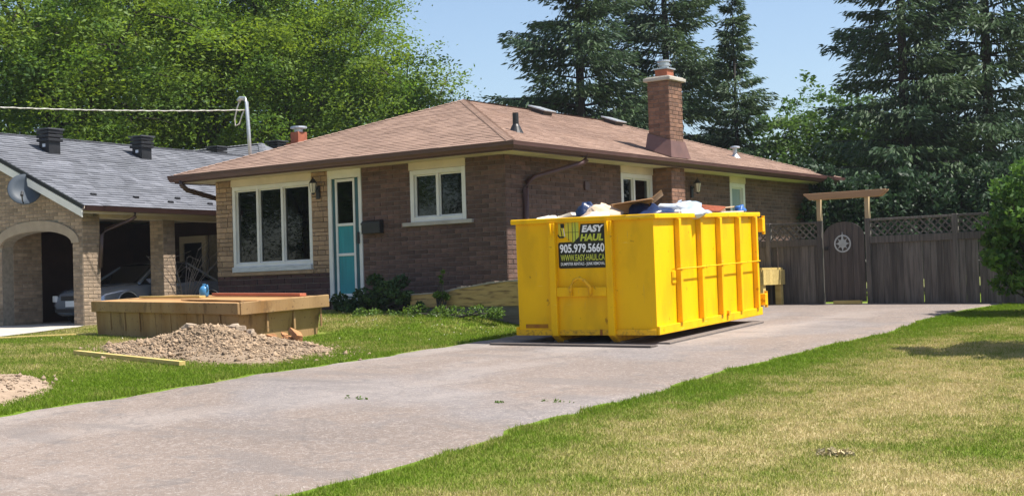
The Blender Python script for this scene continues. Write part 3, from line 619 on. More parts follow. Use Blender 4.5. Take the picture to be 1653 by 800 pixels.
# roof: gable with ridge running away from the street
NE = .36; xe = NE; ye0, ye1 = -.32, 9.6; xr = -(WN-.35)
zr = ZEN+KN*(xe-xr)
b = MB(); b.prism([(xe, ye0, ZEN), (xr, ye0, zr), (xr*2-xe, ye0, ZEN), (xr*2-xe, ye0, ZEN-.07), (xr, ye0, zr-.07), (xe, ye0, ZEN-.07)], (0, ye1-ye0, 0)); nroof = b.build('roof', 'nshingle', nb)
shingles(nroof, (xe+.01, ye0, ZEN), (0, 1, 0), (-1, 0, 0), KN, 0, xe-xr, lambda t: (0, ye1-ye0), ex=.15, tab=.33, mt='nshingle', th=.018)
caps(nroof, (xr, ye0, zr), (xr, ye1, zr), 'nshingle')
# higher cross roof behind
b = MB(); bx0, bx1, by0, by1, bz0, bzr = -11, -.35, 6.6, 15.0, ZEN-.02, 5.02; ymid = (by0+by1)/2
b.add([(bx0, by0, bz0), (bx1, by0, bz0), (bx1, by1, bz0), (bx0, by1, bz0), (bx0+2, ymid, bzr), (bx1-4.1, ymid, bzr)], [(0, 1, 5, 4), (1, 2, 5), (2, 3, 4, 5), (3, 0, 4), (0, 3, 2, 1)])
r2_ = b.build('cross_roof', 'nshingle', nb)
kk = (bzr-bz0)/(ymid-by0)
shingles(r2_, (bx0, by0, bz0+.004), (1, 0, 0), (0, 1, 0), kk, 0, ymid-by0, lambda t: (t*2/(ymid-by0), bx1-bx0-t*4.1/(ymid-by0)), mt='nshingle', th=.014, tab=.33)
caps(r2_, (bx1, by0, bz0), (bx1-4.1, ymid, bzr), 'nshingle'); caps(r2_, (bx0+2, ymid, bzr), (bx1-4.1, ymid, bzr), 'nshingle')
b = MB(); b.bb(-10.5, -.8, 7.45, 14.2, -.3, bz0-.06); b.build('house_body', 'nbrick', nb)
# white rake board, gutter
b = MB(); z0 = ZEN-.075
b.prism([(xe+.03, ye0-.03, z0), (xr, ye0-.03, zr-.075), (xr, ye0-.03, zr-.25), (xe+.03, ye0-.03, z0-.17)], (0, .03, 0)); b.build('rake_board', 'white', nb)
b = MB(); b.prism([(xe+.05, ye0-.04, ZEN+.015), (xr, ye0-.04, zr+.02), (xr, ye0-.04, zr-.06), (xe+.05, ye0-.04, ZEN-.065)], (0, .06, 0)); b.build('drip_edge', 'black', nb)
b = MB(); b.prism([(xe+.01, ye0, ZEN-.11), (xe+.09, ye0, ZEN-.11), (xe+.12, ye0, ZEN-.0), (xe+.10, ye0, ZEN-.0), (xe+.085, ye0, ZEN-.07), (xe+.01, ye0, ZEN-.07)], (0, 7.6, 0)); b.build('gutter', 'ngutter', nb)
b = MB(); b.bb(xe-.02, xe+.008, ye0+.02, 7.3, ZEN-.16, ZEN-.01); b.build('fascia', 'cream', nb)
b = MB(); b.tube([(xe+.06, 1.12, ZEN-.10), (xe+.06, 1.12, ZEN-.2), (xe+.0, 1.05, ZEN-.27), (.07, .6, ZEN-.48), (.05, .50, ZEN-.6), (.05, .44, ZEN-1.3)], .042, 8); b.build('downspout', 'ngutter', nb, smooth=True)
b = MB(); b.bb(-3.5, 1.2, .3, 5.4, -.12, -.002); b.build('slab', 'concrete', nb)
# door on the carport's back wall, with a pale frame
b = MB(); dx0, dx1 = -2.42, -1.52
b.bb(dx0, dx0+.13, 5.30, 5.398, 0, 2.1); b.bb(dx1-.13, dx1, 5.30, 5.398, 0, 2.1); b.bb(dx0+.13, dx1-.13, 5.30, 5.398, 1.93, 2.1); b.bb(dx0+.13, dx1-.13, 5.32, 5.398, 0, .72); nd_ = b.build('door', 'cream', nb)
b = MB(); b.bb(dx0+.13, dx1-.13, 5.34, 5.36, .72, 1.93); b.build('pane', 'carglass', nd_)
b = MB(); b.bb(-1.42, -.75, 5.32, 5.395, 0, 2.1); b.build('panel', 'nmortar', nb)
b = MB(); b.bb(-.6, .3, 4.98, 5.05, .55, .62); b.bb(-.6, .3, 5.0, 5.03, .0, .3); b.build('rail', 'gutter', nb)
# black box vents on the roof
def boxvent(parent, x, y, zt, s=1, ht=.56):
    b = MB(); b.bb(x-.17*s, x+.17*s, y-.17*s, y+.17*s, zt-.35, zt+ht*.6); v = b.build('roof_vent', 'black', parent, bevel=.01)
    for k in range(3):
        b = MB(); z = zt+ht*(.42+.165*k); b.bb(x-.215*s, x+.215*s, y-.215*s, y+.215*s, z, z+.068); b.build('louvre', 'black', v, bevel=.012)
    b = MB(); b.bb(x-.24*s, x+.24*s, y-.24*s, y+.24*s, zt+ht*.90, zt+ht*.97); b.build('vent_lid', bpy.data.materials.get('vent lid') or mat('vent lid', (.06, .062, .07), None, 5, .45), v, bevel=.01)
    b = MB(); b.bb(x-.05, x+.05, y-.175*s, y-.171*s, zt+ht*.2, zt+ht*.33); b.build('sticker', 'plate', v)
def nrz(x): return ZEN+KN*(xe-x) if x > xr else ZEN+KN*(x-(2*xr-xe))
for (x, y) in ((-2.95, 1.7), (-3.1, 4.75)): boxvent(nroof, x, y, nrz(x))
boxvent(r2_, -5.1, 9.6, 4.36); boxvent(r2_, -4.55, 11.6, 4.62, 1.05)
for i, (x, y) in enumerate(((-.22, 1.75), (-.02, 2.62), (-.28, 3.1), (-.02, 3.9), (-.28, 4.45), (-.02, 5.3), (-.26, 5.85), (-.26, .55))):
    b = MB(); z = nrz(x); b.prism([(x-.05, y-.07, z+.0), (x+.05, y-.07, z-.03), (x+.05, y-.07, z+.045), (x-.0, y-.07, z+.055)], (0, .14, 0)); b.build('snow_guard', 'black', nroof, bevel=.008)
# house number
fc = bpy.data.curves.new('number_text', 'FONT'); fc.body = '8'; fc.size = .24; fc.extrude = .012; fc.offset = .006; fo = bpy.data.objects.new('number_text', fc); col.objects.link(fo)
bpy.context.view_layer.update(); dg = bpy.context.evaluated_depsgraph_get(); nm = bpy.data.meshes.new_from_object(fo.evaluated_get(dg)); bpy.data.objects.remove(fo); nm.materials.clear(); nm.materials.append(M['black'])
put('house_number', nm, nb, (-2.62, -.03, 1.96), (R(90), 0, 0))
# satellite dish
t = thing('satellite_dish', 'dark grey satellite dish on the eave corner of carport house', 'satellite dish', (NX-1.36, NY-.42, NZ+2.92), (0, 0, R(46)))
b = MB(); prof = [(.001, .0), (.12, .012), (.24, .04), (.34, .08), (.355, .085), (.34, .095), (.22, .05), (.001, .012)]
b.lathe(prof, 28); o = b.build('reflector', 'dish', t, (0, -.1, .05), (R(72), 0, R(8)), True)
b = MB(); b.tube([(0, -.07, .05), (0, .12, .0), (.02, .16, -.1)], .022, 8); b.build('mast', 'black', t)
b = MB(); b.tube([(0, -.14, -.24), (0, -.42, -.20), (0, -.5, -.05)], .014, 6); b.build('feed_arm', 'black', t); b = MB(); b.tube([(0, -.5, -.08), (0, -.44, .0)], [.035, .03], 10); b.build('feed_horn', 'trimdark', t)

# ---------------------------------------------------------------- car in the carport
def make_car(loc, rotz):
    t = thing('parked_car', 'silver blue sedan parked in the dark carport', 'car', loc, (0, 0, rotz))
    Lc, Wc = 4.55, .88
    # stations along y (0 = end facing street): half width, sill z, belt z, hood/deck z
    st = [(0, .60, .36, .50, .62), (.06, .74, .26, .58, .72), (.25, .82, .22, .66, .80), (.7, .87, .20, .74, .87), (1.25, .88, .20, .80, .92), (1.9, .885, .20, .84, .93), (2.7, .885, .20, .86, .95), (3.5, .88, .20, .87, .98), (4.1, .85, .24, .86, 1.0), (4.42, .78, .30, .80, .96), (4.55, .66, .40, .70, .86)]
    b = MB(); ring_ = []
    for (y, hw, z0, zb, zt) in st:
        half = [(hw*.82, z0), (hw*.97, z0+.07), (hw*1.0, (z0+zb)/2+.02), (hw*.985, zb-.04), (hw*.95, zb+.03), (hw*.72, zt-.012), (hw*.35, zt)]
        ring_.append([(x, y, z) for x, z in half]+[(-x, y, z) for x, z in half[::-1]])
    n = len(ring_[0]); vs = [v for r in ring_ for v in r]; fs = [(i*n+k, i*n+(k+1) % n, (i+1)*n+(k+1) % n, (i+1)*n+k) for i in range(len(st)-1) for k in range(n)]
    fs += [tuple(range(n))[::-1], tuple(range((len(st)-1)*n, len(st)*n))]
    b.add(vs, fs); body = b.build('body', 'carpaint', t, smooth=True)
    # cabin
    cb = [(1.28, .74, .90), (2.0, .60, 1.32), (2.5, .585, 1.40), (3.1, .58, 1.38), (3.9, .70, .98)]; b = MB(); rr = []
    for y, hw, z in cb: rr.append([(.80, y+.0, .90), (hw, y, z-.06), (hw*.8, y, z), (-hw*.8, y, z), (-hw, y, z-.06), (-.80, y, .90)])
    vs = [v for r in rr for v in r]; fs = [(i*6+k, i*6+k+1, (i+1)*6+k+1, (i+1)*6+k) for i in range(len(cb)-1) for k in range(5)]; b.add(vs, fs)
    b.build('windows', 'carglass', t)
    b = MB(); vs = []; 
    for y, hw, z in cb[1:4]: vs += [(.61 if y < 3.5 else .6, y-.05, z-.035), (hw*.8, y, z+.012), (-hw*.8, y, z+.012), (-.61, y-.05, z-.035)]
    b.add(vs, [(i*4+k, i*4+k+1, (i+1)*4+k+1, (i+1)*4+k) for i in range(2) for k in range(3)]); b.build('cabin_roof', 'carpaint', t, smooth=True)
    for sx in (1, -1):
        for (p, q) in (((.80, 1.28, .90), (.605, 2.0, 1.29)), ((.785, 2.62, .90), (.59, 2.6, 1.36)), ((.80, 3.9, .93), (.585, 3.1, 1.35))): MB().bar((sx*p[0], p[1], p[2]), (sx*q[0], q[1], q[2]), .06, .05).build('pillar', 'carpaint', t)
        for wy in (.86, 3.62):
            b = MB(); b.lathe([(.20, -.1), (.30, -.10), (.325, -.06), (.325, .06), (.30, .10), (.20, .10)], 28, (sx*.80, wy, .325), 'x'); wh = b.build('wheel', 'rubber', t, smooth=False)
            b = MB(); b.lathe([(.20, -.08), (.205, .06), (.18, .07), (.05, .05), (.03, .06)], 20, (sx*.83, wy, .325), 'x'); b.build('rim', 'rim', wh)
            b = MB(); n = 14; pts = [(sx*.885, wy+.40*math.cos(math.pi*k/n), .325+.40*math.sin(math.pi*k/n)) for k in range(n+1)]; b.tube(pts, .02, 6); b.build('wheel_arch', 'carpaint', t, smooth=True)
            b = MB(); poly = [(sx*.60, wy+.385*math.cos(math.pi*k/n), .325+.385*math.sin(math.pi*k/n)) for k in range(n+1)]; b.prism(poly+[(sx*.60, wy-.385, .2), (sx*.60, wy+.385, .2)], (sx*.285, 0, 0)); b.build('wheel_well', 'rubber', t)
        b = MB(); b.bar((sx*.80, .10, .60), (sx*.58, .0, .60), .06, .14); b.build('headlight', 'plate', t, bevel=.015)
        b = MB(); b.box((sx*.95, 1.62, .95), (.16, .09, .12)); b.build('mirror', 'carpaint', t, bevel=.03)
        b = MB(); b.bar((sx*.892, 1.5, .62), (sx*.894, 3.4, .62), .012, .02); b.build('trim_strip', 'trimdark', t)
        for hy_ in (2.4, 3.3):
            b = MB(); b.bar((sx*.90, hy_, .74), (sx*.90, hy_+.16, .74), .02, .03); b.build('handle', 'rim', t)
    b = MB(); b.bb(-.26, .26, -.025, .01, .42, .55); b.build('licence_plate', 'plate', t)
    b = MB(); b.bb(-.42, .42, -.012, .03, .56, .66); b.build('grille', 'trimdark', t)
    b = MB(); b.bb(-.62, .62, -.02, .1, .30, .38); b.build('bumper_trim', 'trimdark', t)
    return t
cq = Matrix.Rotation(NR, 3, 'Z') @ Vector((-1.36, .92, 0))
car_ = make_car((NX+cq.x, NY+cq.y, NZ), NR); car_.scale = (.96, .96, 1.02)

# ---------------------------------------------------------------- wooden porch platform on the lawn
dk = thing('porch_platform', 'tan wooden porch platform with overhanging rim boards behind the gravel heap', 'platform', (-1.80, -5.02, G(-1.8, -5.0)-.03), (R(2.6), R(1.2), R(-9)))
DW, DD, DH = 4.70, 1.75, .70
b = MB(); b.bb(-DW+.12, -.12, .08, DD-.08, -.2, DH-.05); b.build('core', 'wood', dk)
def skirt(n, org, d, nrm, L_, tap):
    for i in range(n):
        u0_, u1_ = L_*i/n+.004, L_*(i+1)/n-.004; p = Vector(org); d_ = Vector(d); nn = Vector(nrm); b = MB(); o = random.uniform(0, .014)
        top = DH-.17; q = [p+d_*u0_+nn*o, p+d_*u1_+nn*o]
        b.prism([q[0]+Vector((0, 0, -.2))-nn*tap, q[1]+Vector((0, 0, -.2))-nn*tap, q[1]+Vector((0, 0, top)), q[0]+Vector((0, 0, top))], -nn*.03); b.build('panel', 'wood', dk)
        if random.random() < .6:
            b = MB(); e = p+d_*(u1_+.004)+nn*(o+.004); b.prism([e+d_*-.018+Vector((0, 0, .18)), e+d_*.018+Vector((0, 0, .18)), e+d_*.018+Vector((0, 0, top)), e+d_*-.018+Vector((0, 0, top))], nn*.014); b.build('batten', 'wood', dk)
skirt(9, (-DW+.08, .05, 0), (1, 0, 0), (0, -1, 0), DW-.16, .02)
skirt(3, (-.05, .05, 0), (0, 1, 0), (1, 0, 0), DD-.1, .16)
skirt(3, (-DW+.05, DD-.05, 0), (0, -1, 0), (-1, 0, 0), DD-.1, .04)
for (x0, x1, y0, y1, z0, z1) in ((-DW, .02, -.02, .03, DH-.19, DH+.005), (-.03, .035, .032, DD+.1, DH-.20, DH+.012), (-DW-.0, -DW+.05, .032, DD, DH-.19, DH), (-DW+.05, -.03, DD-.05, DD, DH-.19, DH)):
    b = MB(); b.bb(x0, x1, y0, y1, z0, z1); b.build('rim_board', 'wood', dk, bevel=.012)
yb = .035; 
while yb < DD-.1:
    wd = random.uniform(.19, .26); b = MB(); x0 = -DW+.06+random.uniform(0, .25); b.bb(x0, -.04, yb, min(yb+wd-.006, DD-.055), DH-.048, DH-.012+random.uniform(0, .012)); b.build('deck_board', 'woodtop', dk, bevel=.004); yb += wd
def lumber(name, p, q, wd, th, mt, label, cat='lumber', group=None, roll=0):
    p, q = Vector(p), Vector(q); t = MB(); d = q-p; b = t.bar(-d/2, d/2, wd, th); o = b.build(name, mt, None, (p+q)/2, label=label, cat=cat, group=group, bevel=.004); return o
bpy.context.view_layer.update(); DM = dk.matrix_world.copy(); ondeck = lambda x, y, z=0: DM @ Vector((x, y, DH+z))
lumber('loose_board', ondeck(-4.35, .85, .02), ondeck(-2.7, 1.1, .02), .15, .035, 'lumber', 'short pale board lying on the porch platform', 'board')
lumber('loose_board', ondeck(-2.9, 1.5, .03), ondeck(-.3, 1.55, .03), .14, .05, 'redwood', 'dark red board lying along the rear of porch platform', 'board')
lumber('loose_board', ondeck(-2.3, .55, .01), ondeck(-.25, .40, .01), .30, .02, 'wood', 'wide thin tan board lying flat on the porch platform', 'board')
for (x, y, r) in ((-4.45, -3.62, .07), ):
    t = thing('water_jug', 'blue plastic jug standing on the porch platform', 'jug', ondeck(-2.95, 1.3, .0))
    b = MB(); b.lathe([(.07, 0), (.085, .02), (.085, .13), (.07, .17), (.035, .20)], 16); b.build('body', 'bluejug', t, smooth=True)
    b = MB(); b.lathe([(.034, .202), (.034, .235), (.02, .238)], 12); b.build('cap', 'bluejug', t)
    b = MB(); b.tube([(.03, 0, .20), (.09, 0, .21), (.105, 0, .15), (.088, 0, .10)], .014, 7); b.build('handle', 'bluejug', t, smooth=True)
lumber('lumber_plank', (-3.0, -7.30, G(-3, -7.3)+.05), (.12, -7.92, G(.1, -7.9)+.045), .10, .06, 'lumber', 'long yellow lumber plank lying in front of the gravel heap')
lumber('lumber_plank', (-7.6, -5.6, G(-7.6, -5.6)+.03), (-6.55, -4.15, G(-6.5, -4.2)+.03), .09, .03, 'lumber', 'pale lumber strip in grass between concrete drive and porch platform')

# ---------------------------------------------------------------- heaps
def heap(name, mt, c, a, rx, ry, h, label, cat, stones=0, smin=.01, smax=.03, smt=None, seed=1, kind=None):
    rng = np.random.default_rng(seed); n = 64; gu = np.linspace(-1.25, 1.25, n); U, Vv = np.meshgrid(gu, gu)
    ph = rng.uniform(0, 6, 8)
    def hf(u, v):
        r = np.sqrt(u*u+v*v)*(1+.10*np.sin(3*np.arctan2(v, u)+ph[0])+.07*np.sin(5*np.arctan2(v, u)+ph[1]))
        z = h*np.clip(1-r, -.3, 1)**1.0; z = np.where(r < 1, h*np.minimum(1-np.maximum(r-.12, 0)*1.13, 1)**.9*(1+.25*np.sin(4*u+ph[2])*np.cos(5*v+ph[3])), -.15*(r-1)); return z
    ca, sa = math.cos(a), math.sin(a)
    def W(u, v): x = c[0]+u*rx*ca-v*ry*sa; y = c[1]+u*rx*sa+v*ry*ca; return x, y
    X, Y = W(U, Vv); Z = gz(X, Y)+hf(U, Vv)+rng.normal(0, .006, X.shape)
    I = np.arange(n*n).reshape(n, n); F = np.stack([I[:-1, :-1], I[:-1, 1:], I[1:, 1:], I[1:, :-1]], -1).reshape(-1, 4)
    z0 = G(*c); t = thing(name, label, cat, (c[0], c[1], z0)); P = np.stack([X-c[0], Y-c[1], Z-z0], -1).reshape(-1, 3)
    put('mound', npmesh('mound', P, F, mt), t, smooth=True)
    if stones:
        u = rng.normal(0, .5, (stones, 2)); r = np.linalg.norm(u, axis=1); u = u[r < 1.35]; x, y = W(u[:, 0], u[:, 1]); z = gz(x, y)+np.maximum(hf(u[:, 0], u[:, 1]), 0); N = len(u)
        s = rng.uniform(smin, smax, N)*np.where(rng.random(N) < .05, 2.4, 1); oc = np.array([(1, 0, 0), (-1, 0, 0), (0, 1, 0), (0, -1, 0), (0, 0, 1), (0, 0, -1.)]); fc_ = np.array([(0, 2, 4), (2, 1, 4), (1, 3, 4), (3, 0, 4), (2, 0, 5), (1, 2, 5), (3, 1, 5), (0, 3, 5)])
        sh = rng.uniform(.55, 1.2, (N, 6, 3)); th = rng.uniform(0, 6.28, N); ct, st_ = np.cos(th), np.sin(th)
        v = oc[None]*sh+rng.normal(0, .25, (N, 6, 3)); v = v*s[:, None, None]; vx = v[..., 0]*ct[:, None]-v[..., 1]*st_[:, None]; vy = v[..., 0]*st_[:, None]+v[..., 1]*ct[:, None]; vz = v[..., 2]*.75
        vv = np.stack([vx+(x-c[0])[:, None], vy+(y-c[1])[:, None], vz+(z-z0)[:, None]+s[:, None]*.2], -1).reshape(-1, 3)
        put('gravel', npmesh('gravel', vv, (fc_[None]+6*np.arange(N)[:, None, None]).reshape(-1, 3), smt or mt), t, kind='stuff')
    return hf, W
heap('gravel_heap', 'gravelbase', (-1.25, -6.10), R(-9), 2.45, 1.35, .31, 'pale gravel heap spilled in front of the wooden porch platform', 'gravel heap', 15000, .008, .026, 'gravel', 3)
heap('sand_heap', 'sand', (-.35, -11.0), R(-30), 1.75, 1.05, .20, 'low brown sand and soil heap in grass beside the driveway', 'sand heap', 1400, .008, .022, 'sand', 5)
def rock(name, loc, d, mt, label, cat, seed, rot=(0, 0, 0), group=None, parent=None):
    rng = random.Random(seed); b = MB(); pts = []
    n = 7; ang = sorted(rng.uniform(0, 6.28) for _ in range(n)); lo = [Vector((d[0]/2*math.cos(a)*rng.uniform(.75, 1.1), d[1]/2*math.sin(a)*rng.uniform(.75, 1.1), -d[2]/2)) for a in ang]
    hi = [Vector((v.x*rng.uniform(.7, 1.02), v.y*rng.uniform(.7, 1.02), d[2]/2*rng.uniform(.7, 1.2))) for v in lo]
    b.add(lo+hi, [tuple(range(n))[::-1], tuple(range(n, 2*n))]+[(i, (i+1) % n, n+(i+1) % n, n+i) for i in range(n)])
    return b.build(name, mt, parent, loc, rot, label=label, cat=cat, group=group, bevel=.012)
for i in range(13):
    x = -2.45+i*.15+random.uniform(-.05, .05); y = -5.62-.0*i+random.uniform(-.12, .1)+(x+1.8)*-.15; s_ = random.uniform(.16, .30)
    rock('concrete_chunk', (x, y, G(x, y)+.27+random.uniform(-.02, .07)), (s_, s_*.7, s_*.36), 'chunk', 'broken concrete chunk on the crest of the gravel heap', 'rubble', 100+i, (random.uniform(-.4, .4), random.uniform(-.3, .3), random.uniform(0, 3)), 'broken concrete on the gravel heap')
for i in range(9):
    x = -.95+i*.10+random.uniform(-.08, .08); y = -5.25+random.uniform(-.3, .3); s_ = random.uniform(.22, .42)
    rock('wood_splinter', (x, y, G(x, y)+.13+random.uniform(0, .12)), (s_, s_*.35, s_*.2), 'orangechunk', 'orange brown splintered wood piece at the end of gravel heap', 'wood scrap', 200+i, (random.uniform(-.5, .5), random.uniform(-.3, .5), random.uniform(-.6, .8)), 'splintered wood by the gravel heap')
# ---------------------------------------------------------------- bed timber and shrubs at the house front
tb = thing('bed_timber', 'long weathered tan timber with splintered top edging the bed by house corner', 'timber', (0, -.88, 0))
prof = [(-1.62, .03), (-1.2, .045), (-.8, .055), (-.5, .12), (-.15, .155), (.25, .20), (.62, .225), (.9, .215), (1.15, .14), (1.3, .03)]
zb = HZ-.20
b = MB(); poly = [(x, 0, zb+.0-.0) for x in (-1.62, 1.3)]
b.prism([(-1.62, 0, zb-.03), (1.3, 0, zb-.03)]+[(x, 0, HZ+z-.02) for x, z in prof[::-1]], (0, .16, 0)); b.build('face_board', 'log', tb)
b = MB()
for (x0, z0), (x1, z1) in zip(prof[:-1], prof[1:]):
    n = 4
    for k in range(n):
        q0, q1 = k/n, (k+1)/n; xa, xb = x0+(x1-x0)*q0, x0+(x1-x0)*q1; za, zc = z0+(z1-z0)*q0, z0+(z1-z0)*q1; h = random.uniform(.008, .035)
        b.prism([(xa, -.012, HZ+za-.03), (xb, -.012, HZ+zc-.03), (xb, -.012, HZ+zc-.02+h), (xa, -.012, HZ+za-.02+h)], (0, .185, 0))
b.build('splinters', 'logtop', tb, kind='stuff')
b = MB(); b.bb(-1.3, 1.2, .02, .14, G(0, -.88)-.15, zb-.032); b.build('base_beam', 'plank', tb)

def blob_leaves(n, c, rad, rng, size, up=.3, shell=.45, flat=1.0):
    d = unit(rng.normal(size=(n, 3))); r = (shell+(1-shell)*rng.random(n))**.7; P = np.array(c)+d*r[:, None]*np.array(rad)
    u = unit(rng.normal(size=(n, 3))+np.array([0, 0, -up])); v = unit(np.cross(u, rng.normal(size=(n, 3)))); s = size*rng.uniform(.6, 1.4, n)[:, None]
    return P, u*s, v*s*.5
def shrub(name, label, cat, x, y, parts, n, size, mt, seed, stems=9, group=None, z=None, twig='trunk'):
    rng = np.random.default_rng(seed); z = G(x, y) if z is None else z; t = thing(name, label, cat, (x, y, z), group=group); Ps, Us, Vs = [], [], []
    tot = sum(p[3]*p[4]*p[5] for p in parts)
    b = MB()
    for (px_, py_, pz_, rx, ry, rz_) in parts:
        k = int(n*rx*ry*rz_/tot); sub = max(3, k//160)
        for _ in range(sub):
            d = unit(rng.normal(size=(1, 3)))[0]; q = rng.random()**.45; cc = (px_+d[0]*rx*q*.85, py_+d[1]*ry*q*.85, pz_+d[2]*rz_*q*.85); s3 = rng.uniform(.16, .34)*max(rx, rz_)
            P, U_, V_ = blob_leaves(k//sub+1, cc, (s3, s3, s3*.7), rng, size); Ps.append(P); Us.append(U_); Vs.append(V_)
            if rng.random() < min(1, stems/ (sub*len(parts))*2): b.tube([(rng.normal(0, .06), rng.normal(0, .06), -.05), (cc[0]*.45+rng.normal(0, .05), cc[1]*.45, cc[2]*.5), cc], [.03, .02, .006], 6)
    if b.V: b.build('stem', twig, t, kind='stuff')
    P, U_, V_ = map(np.concatenate, (Ps, Us, Vs)); g_ = gz(P[:, 0]+x, P[:, 1]+y)-z; P[:, 2] = np.maximum(P[:, 2], g_+.02)
    put('foliage', diamonds('foliage', P, U_, V_, mt), t); return t
shrub('ivy_shrub', 'dark leafy shrub sprawling between teal door step and bed timber', 'shrub', -2.65, -.75, [(-.45, 0, .22, .55, .45, .28), (.15, .05, .34, .7, .4, .42), (.75, -.05, .22, .55, .4, .3), (1.15, -.3, .16, .35, .3, .22)], 5200, .045, 'ivy', 21)
shrub('low_weeds', 'low green weeds growing along the foot of the bed timber', 'weeds', -.4, -1.35, [(-1.5, 0, .04, .7, .16, .10), (-.3, 0, .03, .8, .14, .08), (.8, .05, .03, .6, .14, .07)], 2600, .026, 'weed', 22)
shrub('climbing_vine', 'pale green vine shoot growing up in front of the bed timber', 'vine', -.78, -1.05, [(0, 0, .35, .16, .1, .38), (.05, 0, .68, .1, .08, .16)], 420, .035, 'weed', 23)
# bare twiggy shrub in front of the carport column
t = thing('bare_bush', 'leafless twiggy bush standing beside the carport column', 'bush', (-8.15, -.55, G(-8.15, -.55)))
rr_ = random.Random(5); b = MB()
for i in range(16):
    a = rr_.uniform(0, 6.28); l = rr_.uniform(.7, 1.5); s_ = rr_.uniform(.25, .7); p1_ = Vector((math.cos(a)*l*s_*.4, math.sin(a)*l*s_*.4, l*.55)); p2_ = Vector((math.cos(a)*l*s_, math.sin(a)*l*s_, l)); b.tube([(0, 0, 0), p1_, p2_], [.012, .008, .003], 5)
    for k in range(3): q = p1_.lerp(p2_, rr_.random()); b.tube([q, q+Vector((rr_.uniform(-.3, .3), rr_.uniform(-.3, .3), rr_.uniform(.05, .3)))], [.005, .002], 4)
b.build('twigs', mat('pale bark', (.22, .18, .16), (.16, .13, .12), 5, .9), t, kind='stuff')

# ---------------------------------------------------------------- yellow roll-off bin
BW, BL, BH = 2.276, 4.468, 1.76
def bin_world():
    q = Vector((2.0684, 20.6138)); a = q-Vector((-.087, 26.1533)); A = Vector((math.sin(TH), math.cos(TH))); Bv = Vector((-math.cos(TH), math.sin(TH)))
    return (-a.dot(Bv), a.dot(A), .8425)
bx, by, bz = bin_world()
bn = thing('roll_off_bin', 'yellow steel roll-off dumpster filled with debris, standing on boards on the driveway', 'dumpster', (bx, by, bz), (R(2.0), R(.49), TH-.5089))
b = MB(); T_ = .03
b.bb(-BW, 0, 0, BL, .0, .05); b.build('floor', 'yellow', bn)
b = MB(); b.bb(-BW, 0, 0, T_, .05, BH-.05); b.build('front_wall', 'yellow', bn)
for x0 in (-BW, -T_): b = MB(); b.bb(x0, x0+T_, T_, BL-T_, .05, BH-.05); b.build('side_wall', 'yellow', bn)
b = MB(); b.bb(-BW, 0, BL-T_, BL, .05, BH-.05); b.build('rear_door', 'yellow', bn)
# top rail
for (x0, x1, y0, y1) in ((-BW-.06, .06, -.06, .055), (-BW-.06, -BW+.05, .056, BL+.02), (-.05, .06, .056, BL+.02), (-BW+.051, -.051, BL-.07, BL+.02)):
    b = MB(); b.bb(x0, x1, y0, y1, BH-.075, BH); b.build('top_rail', 'yellow', bn, bevel=.014)
for x0 in (-BW-.05, .001): b = MB(); b.bb(x0, x0+.049, -.02, BL, .0, .13); b.build('bottom_rail', 'yellow', bn, bevel=.01)
b = MB(); b.bb(-BW, 0, -.035, -.001, .0, .085); b.build('bottom_rail', 'yscuff', bn, bevel=.008)
for y in (.82, 1.69, 2.53, 3.41, 4.22):
    for s0, s1 in ((.001, .085), (-BW-.085, -BW-.001)):
        b = MB(); b.prism([(s0, y-.045, .131), (s0, y+.045, .131), (s0, y+.045, BH-.078), (s0, y-.045, BH-.078)], (s1-s0, 0, 0)); b.build('rib', 'yellow', bn, bevel=.008)
b = MB(); b.tube([(.093, .62, .93), (.093, 4.3, .93)], .010, 8); rod = b.build('tarp_rod', 'yellow', bn, smooth=True)
for y in (.66, 1.25, 2.1, 2.95, 3.8): b = MB(); b.bb(.0, .098, y-.006, y+.006, .924, .936); b.build('rod_bracket', 'yellow', rod)
b = MB(); b.bb(.001, .02, .60, .74, .72, .90); b.build('plate', 'yellow', bn, bevel=.006)
b = MB(); b.bb(.05, .09, 2.72, 2.80, .10, .18); b.build('latch_tab', 'yscuff', bn)
# front rails with tapered skid feet, gussets
for xr_ in (-.69, -1.63):
    b = MB(); b.bb(xr_-.055, xr_+.055, -.09, -.001, .0, BH-.076); b.build('front_rail', 'yellow', bn, bevel=.008)
    b = MB(); b.prism([(xr_-.05, -.10, .001), (xr_-.05, .10, -.115), (xr_-.05, BL-.1, -.115), (xr_-.05, BL-.1, -.001), (xr_-.05, -.02, -.001)], (.10, 0, 0)); b.build('skid', 'yscuff', bn, bevel=.006)
    b = MB(); b.prism([(xr_-.012, -.091, BH-.30), (xr_-.012, -.091, BH-.077), (xr_-.012, -.15, BH-.077)], (.024, 0, 0)); b.build('gusset', 'yellow', bn)
b = MB(); b.bb(-1.573, -.747, -.085, -.001, .58, .72); b.build('hook_beam', 'yellow', bn, bevel=.012)
b = MB(); b.bb(-1.573, -.747, -.02, -.001, .086, .579); b.build('lower_panel', 'yellow', bn)
b = MB(); b.tube([(-1.32, -.10, .60), (-1.32, -.13, .72), (-1.25, -.14, .82), (-1.16, -.145, .86), (-1.07, -.14, .82), (-1.0, -.13, .72), (-1.0, -.10, .60)], .026, 10); b.build('hook_bail', 'yscuff', bn, smooth=True)
b = MB(); b.bb(-2.16, -1.78, -.005, -.001, .11, .17); b.build('rust_streak', 'rust', bn); b = MB(); b.bb(-.90, -.86, -.042, -.036, .0, .09); b.build('rust_streak', 'rust', bn)
for z0, z1 in ((1.42, 1.66), (.16, .36)):
    b = MB(); b.bb(.0, .10, BL+.001, BL+.13, z0, z1); hg = b.build('hinge', 'yellow', bn, bevel=.01); b = MB(); b.tube([(.07, BL+.13, z0-.04), (.07, BL+.13, z1+.04)], .03, 10); b.build('hinge_pin', 'yscuff', hg)
